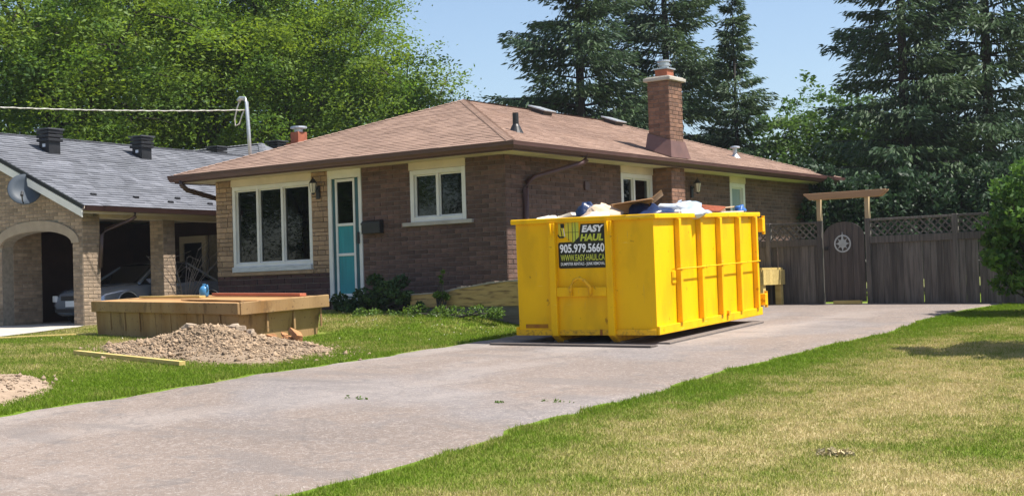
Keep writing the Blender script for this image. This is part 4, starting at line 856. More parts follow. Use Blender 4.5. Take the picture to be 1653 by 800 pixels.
# company sign
sg = put('sign', None, bn, (-1.16, -.0, 1.345), label='black sign with white and lime lettering on the dumpster front')
SW_, SH_ = .80, .70
def rrect(x0, x1, z0, z1, r, y0, y1, mt, name, parent):
    pts = []
    for (cx, cz, a0) in ((x1-r, z1-r, 0), (x0+r, z1-r, 90), (x0+r, z0+r, 180), (x1-r, z0+r, 270)):
        pts += [(cx+r*math.cos(R(a0+q)), y0, cz+r*math.sin(R(a0+q))) for q in (0, 30, 60, 90)]
    b = MB(); b.prism(pts, (0, y1-y0, 0)); return b.build(name, mt, parent)
rrect(-.395, .395, -.345, .045, .03, -.006, -.001, 'signblack', 'plate', sg)
b = MB(); b.prism([(-.04, -.006, .0455), (.395, -.006, .0455), (.395, -.006, .10), (.40, -.006, .31), (-.01, -.006, .31), (-.03, -.006, .2)], (0, .005, 0)); b.build('plate', 'signblack', sg)
b = MB(); b.prism([(-.30, -.006, .0455), (-.041, -.006, .0455), (-.041, -.006, .14), (-.18, -.006, .05)], (0, .005, 0)); b.build('plate', 'signblack', sg)
def text(body, x, z, w_, h_, mt, parent, shear=0, bold=.0, y=-.0075):
    fc = bpy.data.curves.new('t', 'FONT'); fc.body = body; fc.size = 1; fc.offset = bold; fc.extrude = .0; fc.resolution_u = 3; fo = bpy.data.objects.new('t', fc); col.objects.link(fo); bpy.context.view_layer.update()
    me = bpy.data.meshes.new_from_object(fo.evaluated_get(bpy.context.evaluated_depsgraph_get())); bpy.data.objects.remove(fo); bpy.data.curves.remove(fc)
    n = len(me.vertices); co = np.empty(n*3, np.float32); me.vertices.foreach_get('co', co); co = co.reshape(-1, 3); mn, mx = co.min(0), co.max(0)
    X = (co[:, 0]-mn[0])/(mx[0]-mn[0])*w_; Z = (co[:, 1]-mn[1])/(mx[1]-mn[1])*h_
    co2 = np.stack([x+X+shear*Z, np.full(n, y), z+Z], -1).astype(np.float32); me.vertices.foreach_set('co', co2.ravel()); me.materials.clear(); me.materials.append(M[mt]); me.update()
    return put('lettering', me, parent)
text('EASY', .005, .185, .345, .105, 'signwhite', sg, .22, .05)
text('HAUL', -.025, .055, .375, .105, 'signlime', sg, .22, .05)
text('905.979.5660', -.37, -.115, .74, .135, 'signwhite', sg, 0, .03)
text('WWW.EASY-HAUL.CA', -.36, -.235, .73, .095, 'signlime', sg, 0, .02)
text('DUMPSTER RENTALS - JUNK REMOVAL', -.36, -.315, .73, .058, 'signwhite', sg, 0, .015)
# emblem: a lime bin seen on its corner with lifting arms
for pts, mt in (([(-.27, .34), (-.15, .36), (-.15, .035), (-.27, .13)], 'signyellow'), ([(-.145, .36), (-.045, .34), (-.045, .12), (-.145, .035)], 'signlime'), ([(-.385, .33), (-.30, .33), (-.29, .13), (-.345, .10), (-.385, .14)], 'signyellow'), ([(-.345, .325), (-.285, .325), (-.285, .26), (-.345, .26)], 'signblack'), ([(-.40, .15), (-.37, .11), (-.29, .11), (-.29, .135), (-.36, .135), (-.39, .17)], 'signblack'), ([(-.35, .25), (-.335, .25), (-.315, .13), (-.33, .13)], 'signblack'), ([(-.31, .325), (-.30, .325), (-.275, .13), (-.285, .13)], 'signwhite')):
    b = MB(); y_ = -.0068 if mt != 'signblack' else -.0085; b.prism([(x, y_, z) for x, z in pts], (0, .003, 0)); b.build('emblem', mt, sg)
for (x, z0, z1) in ((-.215, .07, .35), (-.148, .04, .36), (-.10, .07, .35)): b = MB(); b.bb(x-.004, x+.004, -.009, -.0055, z0, z1); b.build('emblem_line', 'signblack', sg)
b = MB(); b.bb(-.27, -.045, -.0088, -.0056, .19, .196); b.build('emblem_line', 'signblack', sg)
bpy.context.view_layer.update()
BMW = bn.matrix_world.copy()
def inbin(x, y, z): return BMW @ Vector((x, y, z))
brot = bn.rotation_euler
# boards under the bin
for k, (x0, y0, x1, y1, wd) in enumerate(((-2.5, -.42, .12, -.40, .26), (-.69, .1, -.69, 4.3, .24), (-1.63, .1, -1.63, 4.3, .24), (.07, .05, .09, 4.1, .2))):
    p, q = inbin(x0, y0, 0), inbin(x1, y1, 0); p.z = G(p.x, p.y)+.032; q.z = G(q.x, q.y)+.032
    lumber('board', p, q, wd, .026, 'plank', ['grey board lying across the driveway in front of the dumpster', 'grey board under the dumpster skid', 'grey board under the dumpster skid', 'grey board along the ribbed side of the dumpster'][k], 'board', 'boards under the dumpster' if k in (1, 2) else None)
# debris
fillz = BH-.14; gu = np.linspace(0, 1, 30); U, Vv = np.meshgrid(gu, gu); X = -BW+.035+U*(BW-.07); Y = .035+Vv*(BL-.07); Z = fillz+.06*np.sin(X*5+1)*np.cos(Y*4)+RNG.normal(0, .02, X.shape)
I = np.arange(900).reshape(30, 30); F = np.stack([I[:-1, :-1], I[:-1, 1:], I[1:, 1:], I[1:, :-1]], -1).reshape(-1, 4)
o = put('rubbish_fill', npmesh('rubbish_fill', np.stack([X, Y, Z], -1).reshape(-1, 3), F, 'plank'), None, (bx, by, bz), brot, kind='stuff', label='mixed rubbish filling the yellow dumpster', cat='rubbish')
def debris_box(name, x, y, z, d, rot, mt, label, flaps=True):
    t = thing(name, label, 'box', inbin(x, y, z), (rot[0], rot[1], rot[2]+brot[2])); w_, l_, h_ = d; e = .008
    b = MB(); b.bb(-w_/2, w_/2, -l_/2, -l_/2+e, 0, h_); b.bb(-w_/2, w_/2, l_/2-e, l_/2, 0, h_); b.bb(-w_/2, -w_/2+e, -l_/2+e, l_/2-e, 0, h_); b.bb(w_/2-e, w_/2, -l_/2+e, l_/2-e, 0, h_); b.bb(-w_/2, w_/2, -l_/2, l_/2, -e, 0); b.build('carton', mt, t)
    if flaps:
        for sx in (-1, 1): b = MB(); b.bar((sx*w_/2, 0, h_), (sx*(w_/2+.16), 0, h_+.07*sx+.03), l_*.96, e); b.build('flap', mt, t)
    return t
def bag(name, x, y, z, r, mt, label, cat, seed, sq=(1, 1, .6)):
    rng = np.random.default_rng(seed); n, m_ = 18, 12; V = []; ph = rng.uniform(0, 6, 6)
    for i in range(m_+1):
        th = math.pi*i/m_
        for k in range(n):
            a = 2*math.pi*k/n; q = 1+.16*math.sin(3*a+ph[0]+2*th)+.12*math.sin(5*th+ph[1]+a)+.09*math.sin(7*a+ph[2])+rng.normal(0, .035)
            V.append((r*q*math.sin(th)*math.cos(a)*sq[0], r*q*math.sin(th)*math.sin(a)*sq[1], r*q*math.cos(th)*sq[2]))
    F = np.array([(i*n+k, i*n+(k+1) % n, (i+1)*n+(k+1) % n, (i+1)*n+k) for i in range(m_) for k in range(n)])
    return put(name, npmesh(name, np.array(V), F, mt), None, inbin(x, y, z), (0, 0, brot[2]+rng.uniform(0, 1)), label=label, cat=cat)
Zr = BH
bag('paper_heap', -1.85, .30, Zr-.06, .17, 'offwhite', 'cream paper lump at the dumpster front rim above left skid rail', 'paper', 1, (1.3, .8, .55))
bag('garbage_bag', -1.42, .75, Zr+.02, .22, 'bluebag', 'small dark blue garbage bag beside crumpled packing paper in dumpster', 'garbage bag', 2, (.8, 1, .8))
bag('packing_paper', -1.12, .62, Zr+.00, .26, 'paper', 'crumpled tan packing paper next to the small blue bag in dumpster', 'paper', 3, (1.1, .8, .62))
bag('packing_paper', -1.02, .25, Zr-.03, .15, 'offwhite', 'pale paper ball tucked at the rim above the sign', 'paper', 4, (1.3, .9, .6))
bag('garbage_bag', -.50, 1.05, Zr-.06, .40, 'bluebag', 'large dark blue garbage bag under the open carton in dumpster', 'garbage bag', 6, (1.0, 1, .48))
debris_box('cardboard_box', -.80, 1.15, Zr+.02, (.62, .42, .17), (R(-8), R(-7), R(20)), 'carton', 'open brown cardboard box tilted on the large blue bag')
lumber('card_sheet', inbin(-1.0, .80, Zr+.17), inbin(-.42, 1.0, Zr+.23), .34, .012, 'carton', 'bent brown cardboard sheet on top of the blue bags in dumpster', 'cardboard')
bag('plastic_sheet', -.30, 1.85, Zr-.0, .40, 'clearpl', 'pale bluish plastic sheeting bundle beside the large blue bag', 'plastic sheet', 8, (1.0, 1.2, .42))
bag('plastic_sheet', -.35, 2.35, Zr-.02, .28, 'clearpl', 'small pale plastic bundle next to red brown boards', 'plastic sheet', 9, (1.0, 1.1, .5))
for k in range(4): lumber('debris_board', inbin(-.62+.08*k, 2.45+.1*k, Zr+.06+.025*k), inbin(-.12, 3.0+.07*k, Zr+.03+.02*k), .10, .03, 'redwood', 'red brown board in the pile at the dumpster side', 'board', 'red brown boards in the dumpster')
lumber('debris_board', inbin(-.75, 2.75, Zr+.03), inbin(-.10, 3.55, Zr+.10), .16, .02, 'paper', 'thin tan board leaning out behind the red brown boards', 'board')
lumber('debris_board', inbin(-.3, 2.7, Zr+.012), inbin(-.02, 3.75, Zr+.016), .12, .02, 'offwhite', 'off white board lying along the dumpster side rim', 'board')
for k, (x, y, mt, lab) in enumerate(((-1.62, .45, 'offwhite', 'flat cream drywall scrap behind the paper lump at the front rim'), (-.95, 1.7, 'carton', 'torn brown cardboard scrap behind the open carton'), (-.2, 1.45, 'offwhite', 'white drywall scrap between large blue bag and plastic sheeting'), (-.25, 3.35, 'paper', 'tan scrap wedged at the side rim beside the off white board'), (-1.9, 1.2, 'oldwood', 'grey splintered wood scrap at the far side of the dumpster'), (-.55, 3.6, 'redwood', 'red brown wood scrap deeper in the dumpster near its rear'))):
    rock('debris_scrap', inbin(x, y, Zr+.03), (.34, .22, .05), mt, lab, 'scrap', 300+k, (random.uniform(-.3, .3), random.uniform(-.3, .3), random.uniform(0, 3)))
bag('blue_container', -.06, 3.85, Zr+.04, .09, 'bluepl', 'small bright blue plastic item on the dumpster side rim', 'plastic', 12, (.9, 1.6, .9))

# ---------------------------------------------------------------- fence, gate and arbour
FY = 7.05
fz = lambda x: G(x, FY)
fn = thing('wooden_fence', 'weathered grey board fence with lattice top across the driveway end', 'fence', (0, FY, 0))
def fence_panel(x0, x1, ztop, seed):
    rng = random.Random(seed); z0 = fz((x0+x1)/2); x = x0+.001
    lat0, lat1 = ztop-.36, ztop-.05
    while x < x1-.02:
        wd = min(rng.uniform(.12, .155), x1-x); b = MB(); h0 = z0-.03+rng.uniform(0, .05); b.bb(x+.003, x+wd-.003+(0 if rng.random() > .18 else -.012), -.012, .012, h0, lat0-.10); o = b.build('board', 'oldwood', fn, (0, rng.uniform(-.006, .006), 0), (0, rng.uniform(-.006, .006)*0, 0)); x += wd
    b = MB(); b.bb(x0, x1, -.045, -.013, lat0-.15, lat0-.005); b.build('rail', 'oldwood', fn, bevel=.006)
    b = MB(); b.bb(x0, x1, -.04, .04, lat1+.0, ztop); b.build('top_rail', 'oldwood', fn, bevel=.006)
    b = MB(); b.bb(x0, x1, .013, .05, z0+.25, z0+.34); b.build('rail', 'oldwood', fn)
    b = MB(); b.bb(x0, x1, -.02, .02, z0-.12, z0+.045); b.build('kick_board', 'oldwood', fn)
    H_ = lat1-lat0; step = .15
    for dr_ in (1, -1):
        u = x0-H_
        while u < x1:
            a, c = u, u+H_; za, zc = (lat0, lat1) if dr_ > 0 else (lat1, lat0)
            if a < x0: za += (zc-za)*(x0-a)/(c-a); a = x0
            if c > x1: zc = za+(zc-za)*(x1-a)/(c-a); c = x1
            if c-a > .03: b = MB(); b.bar((a, dr_*.006, za), (c, dr_*.006, zc), .008, .03, (0, 1, 0)) if False else b.bar((a, dr_*.006, za), (c, dr_*.006, zc), .01, .032); b.build('lattice_slat', 'oldwood', fn)
            u += step
def post(x, ztop, wd=.11, mt='oldwood', name='post', par=None):
    b = MB(); b.bb(x-wd/2, x+wd/2, -wd/2, wd/2, fz(x)-.3, ztop); return b.build(name, mt, par or fn, bevel=.008)
FT = 2.79
fence_panel(.06, 1.857, FT, 1); fence_panel(1.963, 3.048, FT, 2); fence_panel(4.212, 5.927, FT-.0, 3); fence_panel(6.033, 7.927, FT-.0, 4); fence_panel(8.033, 10.227, FT, 5)
for x in (1.91, 5.98, 7.98, 10.28): post(x, FT+.01)
ar = thing('garden_arbour', 'tan timber arbour with long header beam over the wooden gate', 'arbour', (0, FY, 0))
for x in (3.10, 4.16):
    b = MB(); b.bb(x-.05, x+.05, -.055, .055, fz(x)-.3, 2.80); b.build('post_base', 'oldwood', ar, bevel=.006); b = MB(); b.bb(x-.045, x+.045, -.05, .05, 2.80, 3.28); b.build('post', 'postwood', ar, bevel=.008)
for y in (-.085, .085):
    b = MB(); b.prism([(2.93, y-.02, 3.245), (4.46, y-.02, 3.245), (4.60, y-.02, 3.365), (4.60, y-.02, 3.385), (2.79, y-.02, 3.385), (2.79, y-.02, 3.365)], (0, .04, 0)); b.build('header_beam', 'beam', ar, bevel=.006)
gt = thing('arched_gate', 'brown board gate with rounded top and round metal emblem', 'gate', (3.63, FY-.01, 0))
GW = .455; gz0 = fz(3.6)+.06
n = 7
for i in range(n):
    x0, x1 = -GW+2*GW*i/n+.003, -GW+2*GW*(i+1)/n-.003
    top = lambda x: 2.43+.33*math.sqrt(max(0, 1-(x/GW)**2))
    b = MB(); xs_ = np.linspace(x0, x1, 5); b.prism([(x0, -.02, gz0), (x1, -.02, gz0)]+[(x, -.02, top(x)) for x in xs_[::-1]], (0, .03, 0)); b.build('board', 'gatewood', gt, (0, random.uniform(-.004, .004), 0))
b = MB(); b.bb(-GW+.02, GW-.02, .012, .045, gz0+.2, gz0+.3); b.build('brace', 'gatewood', gt); b = MB(); b.bb(-GW+.02, GW-.02, .012, .045, 2.2, 2.3); b.build('brace', 'gatewood', gt)
em = put('emblem', None, gt, (-.02, -.028, 2.30))
def ringm(r0, r1, n=32, y=(-.012, .0)):
    b = MB(); vs = []
    for k in range(n): a = 2*math.pi*k/n; vs += [(r*math.cos(a), yy, r*math.sin(a)) for r in (r0, r1) for yy in y]
    return b.add(vs, [f for k in range(n) for j in [((k+1) % n)*4] for i in [k*4] for f in ((i, j, j+2, i+2), (i+1, i+3, j+3, j+1), (i, i+1, j+1, j), (i+2, j+2, j+3, i+3))])
ringm(.155, .185).build('ring', 'medal', em); ringm(.07, .09).build('ring', 'medal', em)
for k in range(8):
    a = math.pi/4*k; L_ = .25 if k == 2 else .16; b = MB(); s_ = .03 if k % 2 == 0 else .02; d_ = Vector((math.cos(a), 0, math.sin(a))); p_ = Vector((-math.sin(a), 0, math.cos(a)))
    b.prism([Vector((0, -.015, 0)), d_*.05+p_*s_+Vector((0, -.015, 0)), d_*L_+Vector((0, -.015, 0)), d_*.05-p_*s_+Vector((0, -.015, 0))], (0, .012, 0)); b.build('star_point', 'medal', em)
b = MB(); b.tube([(-GW+.07, -.03, 2.21), (-GW+.07, -.075, 2.21)], .04, 14); b.build('latch', 'black', gt)
lumber('threshold_timber', (3.45, FY-.22, fz(3.6)+.055), (4.05, FY-.22, fz(3.9)+.055), .10, .075, 'lumber', 'short yellow timber lying at the foot of the gate')
# small side steps of new lumber by the house
stp = thing('side_steps', 'small yellow lumber stair landing beside the house side wall', 'steps', (0, 0, 0))
sy0 = 5.85; tz = HZ+.34; gz1 = G(1.6, 6.2)
for i in range(12):
    b = MB(); x = .55+i*.145; b.bb(x, x+.139, sy0+.04, 6.9, tz-.045, tz); b.build('deck_board', 'lumber', stp)
for i in range(7):
    b = MB(); y = sy0+i*.15; b.bb(2.30, 2.33, y, y+.144, tz-.36, tz-.047); b.build('skirt_board', 'lumber', stp)
for i in range(12):
    b = MB(); x = .55+i*.145; b.bb(x, x+.139, sy0, sy0+.03, tz-.36, tz-.047); b.build('skirt_board', 'lumber', stp)
for (x, y) in ((2.23, 5.95), (2.23, 6.8), (.62, 5.95)): b = MB(); b.bb(x-.065, x+.065, y-.065, y+.065, gz1-.2, tz-.047); b.build('post', 'lumber', stp, bevel=.006)

# ---------------------------------------------------------------- trees
def deciduous_mesh(seed, H, rad, cz, rzv, nleaf, lsz, mt, tmt='trunk', trunk_r=.22, fork=.28):
    """trunk and limbs mesh + crown of small leaves gathered in layered sprays"""
    rng = np.random.default_rng(seed); b = MB(); tips = []
    b.tube([(0, 0, -.3), (.05, .03, H*.14), (.0, .08, H*fork), (.12, .0, H*.55), (.2, .1, H*.82)], [trunk_r*1.25, trunk_r, trunk_r*.85, trunk_r*.5, trunk_r*.14], 9)
    nl = 15
    for i in range(nl):
        z0 = H*(fork+(.80-fork)*i/nl); a = i*2.4+rng.uniform(-.4, .4); zt = cz+rzv*rng.uniform(-.75, .95); q = math.sqrt(max(.05, 1-((zt-cz)/rzv)**2)); r = rad*q*rng.uniform(.72, 1.0)
        e = np.array([math.cos(a)*r, math.sin(a)*r, max(zt, z0*.8)]); s_ = np.array([0, 0, z0]); m1 = s_+(e-s_)*.4+np.array([0, 0, .10*H*rng.uniform(.3, 1)]); m2 = s_+(e-s_)*.75+np.array([0, 0, .05*H])
        R0 = trunk_r*(.55-.3*i/nl); b.tube([s_, m1, m2, e], [R0, R0*.7, R0*.4, R0*.12], 7)
        for k in range(7):
            p = (m1 if k < 3 else m2)*(1-rng.random()*.6)+e*0 if False else s_+(e-s_)*rng.uniform(.3, .95)+np.array([0, 0, .05*H*rng.random()])
            d = unit(rng.normal(size=(1, 3))*np.array([1, 1, .45]))[0]; l = rad*rng.uniform(.22, .5); t_ = p+d*l; b.tube([p, p+d*l*.5+np.array([0, 0, .12]), t_], [R0*.28, R0*.18, R0*.05], 5); tips += [t_, p+d*l*.6]
        tips.append(e)
    tips = np.array(tips); ex = []
    n_ex = int(len(tips)*.75); d = unit(rng.normal(size=(n_ex, 3))); rr = .55+.45*rng.random(n_ex)**.6; ex = np.stack([d[:, 0]*rad*rr, d[:, 1]*rad*rr, cz+d[:, 2]*rzv*rr], -1); ex = ex[ex[:, 2] > H*.16]
    cl = np.concatenate([tips, ex]); ncl = len(cl); per = nleaf//ncl; sz = rng.uniform(.32, .72, ncl)*rad/5.2
    idx = np.repeat(np.arange(ncl), per); n = len(idx); P = rng.normal(size=(n, 3))*np.array([1, 1, .38]); tilt = rng.normal(0, .28, (ncl, 2)); P[:, 2] += P[:, 0]*tilt[idx, 0]+P[:, 1]*tilt[idx, 1]-.18*(P[:, 0]**2+P[:, 1]**2)
    P = cl[idx]+P*sz[idx][:, None]
    u = unit(rng.normal(size=(n, 3))*np.array([1, 1, .45])+np.array([0, 0, -.18])); cn = unit(rng.normal(size=(ncl, 3))*.75+np.array([0, 0, .8])); v = unit(np.cross(u, cn[idx]+rng.normal(size=(n, 3))*.4))
    s = lsz*rng.uniform(.6, 1.35, n)[:, None]
    return b.mesh('trunk', tmt), diamonds('crown', P, u*s, v*s*.42, mt)
def place_tree(name, meshes, loc, rz_, sc, label, group, cat='tree'):
    t = thing(name, label, cat, loc, (0, 0, rz_), group); t.scale = (sc[0], sc[0], sc[1]) if isinstance(sc, tuple) else (sc, sc, sc)
    put('trunk', meshes[0], t, smooth=True); put('crown', meshes[1], t); return t
dA = deciduous_mesh(11, 16, 5.6, 9.4, 6.0, 95000, .078, 'locust')
dB = deciduous_mesh(12, 16, 5.2, 9.0, 6.2, 88000, .078, 'locust')
dC = deciduous_mesh(13, 10, 3.0, 5.9, 3.9, 30000, .07, 'locust', trunk_r=.15)
dD = deciduous_mesh(14, 14, 5.6, 7.2, 5.6, 52000, .10, 'locust2')
gB = 'leafy trees behind the houses'
T = lambda n, mm, x, y, rz_, sc, lab: place_tree(n, mm, (x, y, G(x, y)-.1), rz_, sc, lab, gB)
T('leafy_tree', dA, -23.5, 7.6, .4, 1.0, 'bright green feathery tree above the carport roof, crossed by the cable')
T('leafy_tree', dB, -23.3, 14.2, 2.1, 1.05, 'tall feathery tree rising behind the service mast')
T('leafy_tree', dB, -20.6, 15.6, 4.4, .92, 'broad bright green tree behind the hip roof, beside open sky')
T('small_leafy_tree', dC, -18.6, 19.6, 1.0, 1.02, 'lower feathery tree just behind the roof peak')
T('small_leafy_tree', dC, -14.6, 21.6, 3.4, .72, 'small pale green tree peeking over the ridge beside the dark spruces')
T('dark_leafy_tree', dD, -31.5, 15.5, .9, 1.05, 'darker tree filling in between the feathery trees over the carport roof')
T('dark_leafy_tree', dD, -27.5, 23.5, 2.9, 1.0, 'darker tree deep behind the service mast and stub chimney')
T('dark_leafy_tree', dD, -25.8, 2.0, 4.2, .9, 'darker tree behind the left end of the carport ridge')
def spruce_mesh(seed, H, rb, dens=1.0, droop=.5, bare=.1, gap=.12):
    rng = np.random.default_rng(seed); b = MB(); b.tube([(0, 0, -.3), (0, 0, H*.5), (0, 0, H)], [.009*H+.05, .005*H+.02, .01], 9)
    C, U_, V_ = [], [], []; z = H*bare
    while z < H-.15:
        f = 1-z/H; r0 = rb*(f**.85)+.12; nb_ = int(rng.integers(5, 8))
        for k in range(nb_):
            if rng.random() < gap: continue
            a = rng.uniform(0, 6.28); L_ = r0*rng.uniform(.62, 1.18); d = np.array([math.cos(a), math.sin(a), 0]); sd = np.array([-d[1], d[0], 0]); up = .28-.55*f*droop
            q = np.linspace(0, 1, 7); pts = np.array([0, 0, z])+d*(q*L_)[:, None]+np.array([0, 0, 1])*((up*q-.55*droop*f*q**2+.30*q**3*droop)*L_)[:, None]
            b.tube([pts[0], pts[3], pts[6]], [.012+.012*L_, .007+.006*L_, .004], 4, False)
            m = int((22+66*L_)*dens); t = rng.uniform(.12, 1.03, m)**.8; base = np.array([0, 0, z])+d*(t*L_)[:, None]+np.array([0, 0, 1])*((up*t-.55*droop*f*t**2+.30*t**3*droop)*L_)[:, None]
            w_ = rng.normal(0, 1, m)*(.10+.16*L_*(1-.6*t)); base = base+sd*w_[:, None]+np.array([0, 0, -1])*(rng.random(m)**2*.28*(.4+.3*L_))[:, None]
            ln = rng.uniform(.06, .14, m)*(1+.16*L_)*(1-.25*t); dirv = d*(.35+.4*t)[:, None]+sd*(np.sign(w_)*.45+rng.normal(0, .25, m))[:, None]+np.array([0, 0, -1])*(rng.uniform(-.1, 1.05, m)*(.3+droop))[:, None]; dirv = unit(dirv)
            C.append(base+dirv*ln[:, None]*.8); U_.append(dirv*ln[:, None]); V_.append(unit(np.cross(dirv, rng.normal(size=(m, 3))))*(ln*.25)[:, None])
        z += (.26+.16*f)*rng.uniform(.8, 1.25)
    return b.mesh('trunk', 'darktrunk'), diamonds('crown', np.concatenate(C), np.concatenate(U_), np.concatenate(V_), 'spruce')
sA = spruce_mesh(31, 20, 4.1, 1.75, .5, .1, .12); sB = spruce_mesh(32, 19, 3.5, 1.5, .6, .1, .15); sC = spruce_mesh(33, 10.9, 2.5, 1.5, .45, .1, .1)
gS = 'spruces behind the house'
S = lambda mm, x, y, rz_, sc, lab: place_tree('spruce_tree', mm, (x, y, G(x, y)-.1), rz_, sc, lab, gS)
S(sA, -11.7, 20.95, .3, 1.02, 'tall dark spruce with bare trunk line behind the ridge vents')
S(sA, -10.6, 25.2, 2.6, .98, 'tall dense spruce directly behind the brick chimney')
S(sC, -7.25, 24.1, 1.1, 1.0, 'shorter pointed spruce whose tip shows beside the chimney')
S(sB, -.3, 21.75, .8, 1.0, 'open branched tall spruce behind the arched gate, beside open sky')
S(sB, 1.5, 24.3, 3.9, 1.06, 'open branched tall spruce with dark trunk behind the lattice fence')
S(sA, 4.2, 28.5, 5.0, .95, 'tall spruce mostly hidden behind the leafy bush by the fence')
for i, (x, y, mm, lab) in enumerate(((-33, -29, dD, 'broad tree across the street facing the house front'), (-40, -40, dA, 'feathery tree across the street facing the carport'), (-50, -36, dD, 'broad dark tree across the street past the carport'), (-18, -52, dA, 'feathery tree across the street facing the driveway'), (-31, -46, dD, 'dark tree standing further back across the street'))):
    place_tree('street_tree', mm, (x, y, G(x, y)-.1), i*1.7, 1.0, lab, 'trees across the street')
dE = deciduous_mesh(15, 7.6, 2.5, 4.6, 3.0, 15000, .10, 'locust2', trunk_r=.10, fork=.2)
T('garden_tree', dE, -5.2, 25.4, .5, 1.0, 'mid green leafy tree beyond the far end of the roof')
T('garden_tree', dE, -2.6, 26.5, 2.5, .95, 'mid green leafy tree partly behind the open branched spruce')
for i, (x, y, h_, lab) in enumerate(((.3, 13.6, 3.7, 'dark hedge bush behind the arbour header beam'), (1.7, 14.6, 3.9, 'dark hedge bush behind the arched gate'), (3.0, 15.4, 3.8, 'dark hedge bush behind the lattice panel beside the gate'), (4.4, 15.8, 4.0, 'dark hedge bush behind the lattice fence post'), (6.0, 15.6, 3.9, 'dark hedge bush behind the leafy bush'), (-1.6, 16.6, 4.2, 'dark hedge bush behind the back corner of the house'))):
    shrub('hedge_bush', lab, 'bush', x, y, [(0, 0, h_*.45, 1.25, 1.1, h_*.48), (.5, .2, h_*.7, .8, .8, h_*.3), (-.5, 0, h_*.3, .9, .8, h_*.3)], 9000, .075, 'hedge', 40+i, group='hedge behind the fence', twig='darktrunk')
for i, (x, y, s_) in enumerate(((4, 34, .5), (10, 30, .5))):
    place_tree('dark_leafy_tree', dD, (x, y, G(x, y)-.1), i*1.3, s_, ['low dark tree beyond the hedge behind the lattice fence', 'low dark tree beyond the leafy bush'][i], 'far trees')
shrub('leafy_bush', 'bright green leafy bush standing beside the fence at the driveway edge', 'bush', 8.5, 4.0, [(0, 0, 1.1, 1.15, 1.0, .95), (.05, .1, 2.0, 1.15, 1.05, .9), (.4, .1, 2.75, .85, .8, .7), (-.62, -.2, 1.6, .6, .6, .6), (.7, .0, .7, .9, .8, .65)], 12500, .062, 'bushleaf', 60, 14)
shrub('cedar_bush', 'tall dense bush whose shadow falls across the dry lawn', 'bush', 11.15, -2.1, [(0, 0, 1.3, 1.0, 1.2, 1.3), (0, .3, 2.9, .95, 1.3, 1.2), (.0, .2, 4.0, .8, 1.1, .8)], 11000, .08, 'hedge', 61, 10)

# ---------------------------------------------------------------- grass blades
def in_poly_keep(x, y):
    mg = .015-.07*np.maximum(0, np.sin(y*11+x)+np.sin(y*29+1)+np.sin(y*5.3))*.6
    k = ~((x > dl(y)-mg) & (x < dr(y)+mg) & (y < 7.2))
    k &= ~((x > -7.9) & (x < .2) & (y > -.05) & (y < 13.8))
    k &= ~((x < np.interp(y, [-26, -6, -2.4, -1.8, 4.5], [-6.8, -7.6, -9.25, -9.95, -10.2])) & (x > -14.4) & (y < 4.5))
    c_, s_ = math.cos(R(-9)), math.sin(R(-9)); lx = (x+1.8)*c_+(y+5.02)*s_; ly = -(x+1.8)*s_+(y+5.02)*c_
    k &= ~((lx > -4.75) & (lx < .05) & (ly > 0) & (ly < 1.85))
    def ell(cx, cy, a, rx, ry): ca, sa = math.cos(a), math.sin(a); u = ((x-cx)*ca+(y-cy)*sa)/rx; v = (-(x-cx)*sa+(y-cy)*ca)/ry; return u*u+v*v < .72
    k &= ~ell(-1.25, -6.1, R(-9), 2.45, 1.35) & ~ell(-.35, -11, R(-30), 1.75, 1.05)
    return k
def grass(name, x0, x1, y0, y1, dens, h0, h1, wd, label, seed):
    rng = np.random.default_rng(seed); n = int((x1-x0)*(y1-y0)*dens); x = rng.uniform(x0, x1, n); y = rng.uniform(y0, y1, n)
    dx, dy = x-CAM.x, y-CAM.y; dep = dx*-.5817+dy*.8134; lat = dx*.8134+dy*.5817
    k = in_poly_keep(x, y) & (dep > 8.2) & (dep < 34) & (np.abs(lat) < dep*.40+1.6); k &= rng.random(n) < np.clip(14/np.maximum(dep, 1), .3, 1); x, y, dep = x[k], y[k], dep[k]; n = len(x)
    edge = np.minimum(np.abs(x-dl(y)), np.abs(x-dr(y))); tall = 1+.75*np.exp(-(edge/.22)**2)*(rng.random(n))
    z = gz(x, y)-.004; h = rng.uniform(h0, h1, n)*tall; a = rng.uniform(0, 6.28, n); ln = rng.normal(0, .55, n); w_ = wd*(.6+dep/22)*rng.uniform(.7, 1.3, n)
    ca, sa = np.cos(a), np.sin(a); b2 = rng.uniform(0, 6.28, n); V = np.empty((n, 3, 3)); V[:, 0] = np.stack([x-ca*w_, y-sa*w_, z], -1); V[:, 1] = np.stack([x+ca*w_, y+sa*w_, z], -1); V[:, 2] = np.stack([x+np.cos(b2)*h*ln, y+np.sin(b2)*h*ln, z+h*.85], -1)
    put(name, npmesh(name, V.reshape(-1, 3), np.arange(3*n).reshape(n, 3), 'blade'), None, kind='stuff', label=label, cat='grass')
grass('dry_grass', 7.0, 14.5, -16, 7, 5200, .018, .05, .0042, 'mown lawn with straw coloured dry patches beside the driveway', 71)
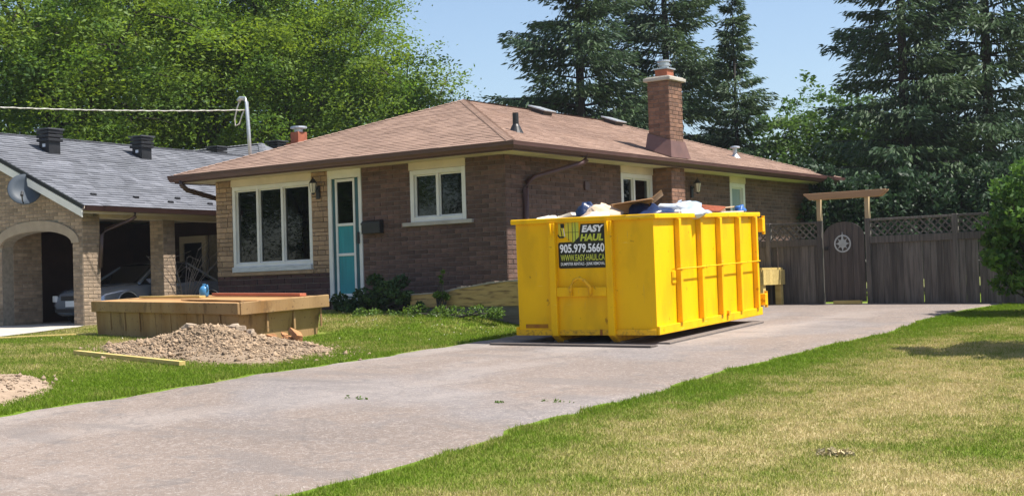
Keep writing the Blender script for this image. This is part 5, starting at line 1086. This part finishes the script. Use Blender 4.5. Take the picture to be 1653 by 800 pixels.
grass('green_grass', -11, 2.2, -14.5, .4, 3800, .022, .062, .0048, 'bright green lawn strip between driveway and houses', 72)
rc = np.random.default_rng(77); xx = rc.uniform(-7, 1.8, 600); yy = rc.uniform(-6.5, -1.2, 600); kk = in_poly_keep(xx, yy) & (rc.random(600) < .12+.5*(yy > -3.2)); xx, yy = xx[kk], yy[kk]; n = len(xx)
Pc = np.stack([xx, yy, gz(xx, yy)+rc.uniform(.045, .075, n)], -1); uu = unit(rc.normal(size=(n, 3))); put('clover_flowers', diamonds('clover_flowers', Pc, uu*.009, unit(np.cross(uu, rc.normal(size=(n, 3))))*.009, 'offwhite'), None, kind='stuff', label='tiny white clover flowers dotting the green lawn by the house', cat='flowers')
# dry clump and weeds in cracks
for i, (x, y, s_, lab) in enumerate(((4.77, -9.57, .10, 'tiny weed tuft in a driveway crack nearest the gravel heap'), (6.89, -8.86, .14, 'weed tuft in the driveway crack close to the dry lawn'), (6.35, -9.15, .08, 'smallest weed tuft in the middle of the driveway crack'))):
    shrub('crack_weed', lab, 'weed', x, y, [(0, 0, .004, s_*1.5, s_*.3, .008), (s_*1.4, .02, .004, s_*.6, s_*.2, .006)], 34, .015, 'weed', 80+i, 0, group='weeds in the driveway', z=G(x, y)+.018)
shrub('dead_clump', 'pale dead grass clump lying on the dry lawn', 'grass clump', 10.54, -10.1, [(0, 0, .022, .20, .15, .012)], 130, .03, 'straw', 90, 0)

# ---------------------------------------------------------------- summer haze
hz_ = MB(); hz_.bb(-75, 60, -75, 70, -1.4, 24); hzm = bpy.data.materials.new('summer haze'); hzm.use_nodes = True; nt = hzm.node_tree; nt.nodes.remove(nt.nodes['Principled BSDF'])
pv_ = nd(nt, 'ShaderNodeVolumePrincipled'); pv_.inputs['Color'].default_value = (.86, .91, 1, 1); pv_.inputs['Density'].default_value = .0003; pv_.inputs['Anisotropy'].default_value = .3
nt.links.new(pv_.outputs[0], nt.nodes['Material Output'].inputs['Volume'])
hz_.build('haze', hzm, None, kind='stuff', label='thin pale summer haze in the air', cat='haze')
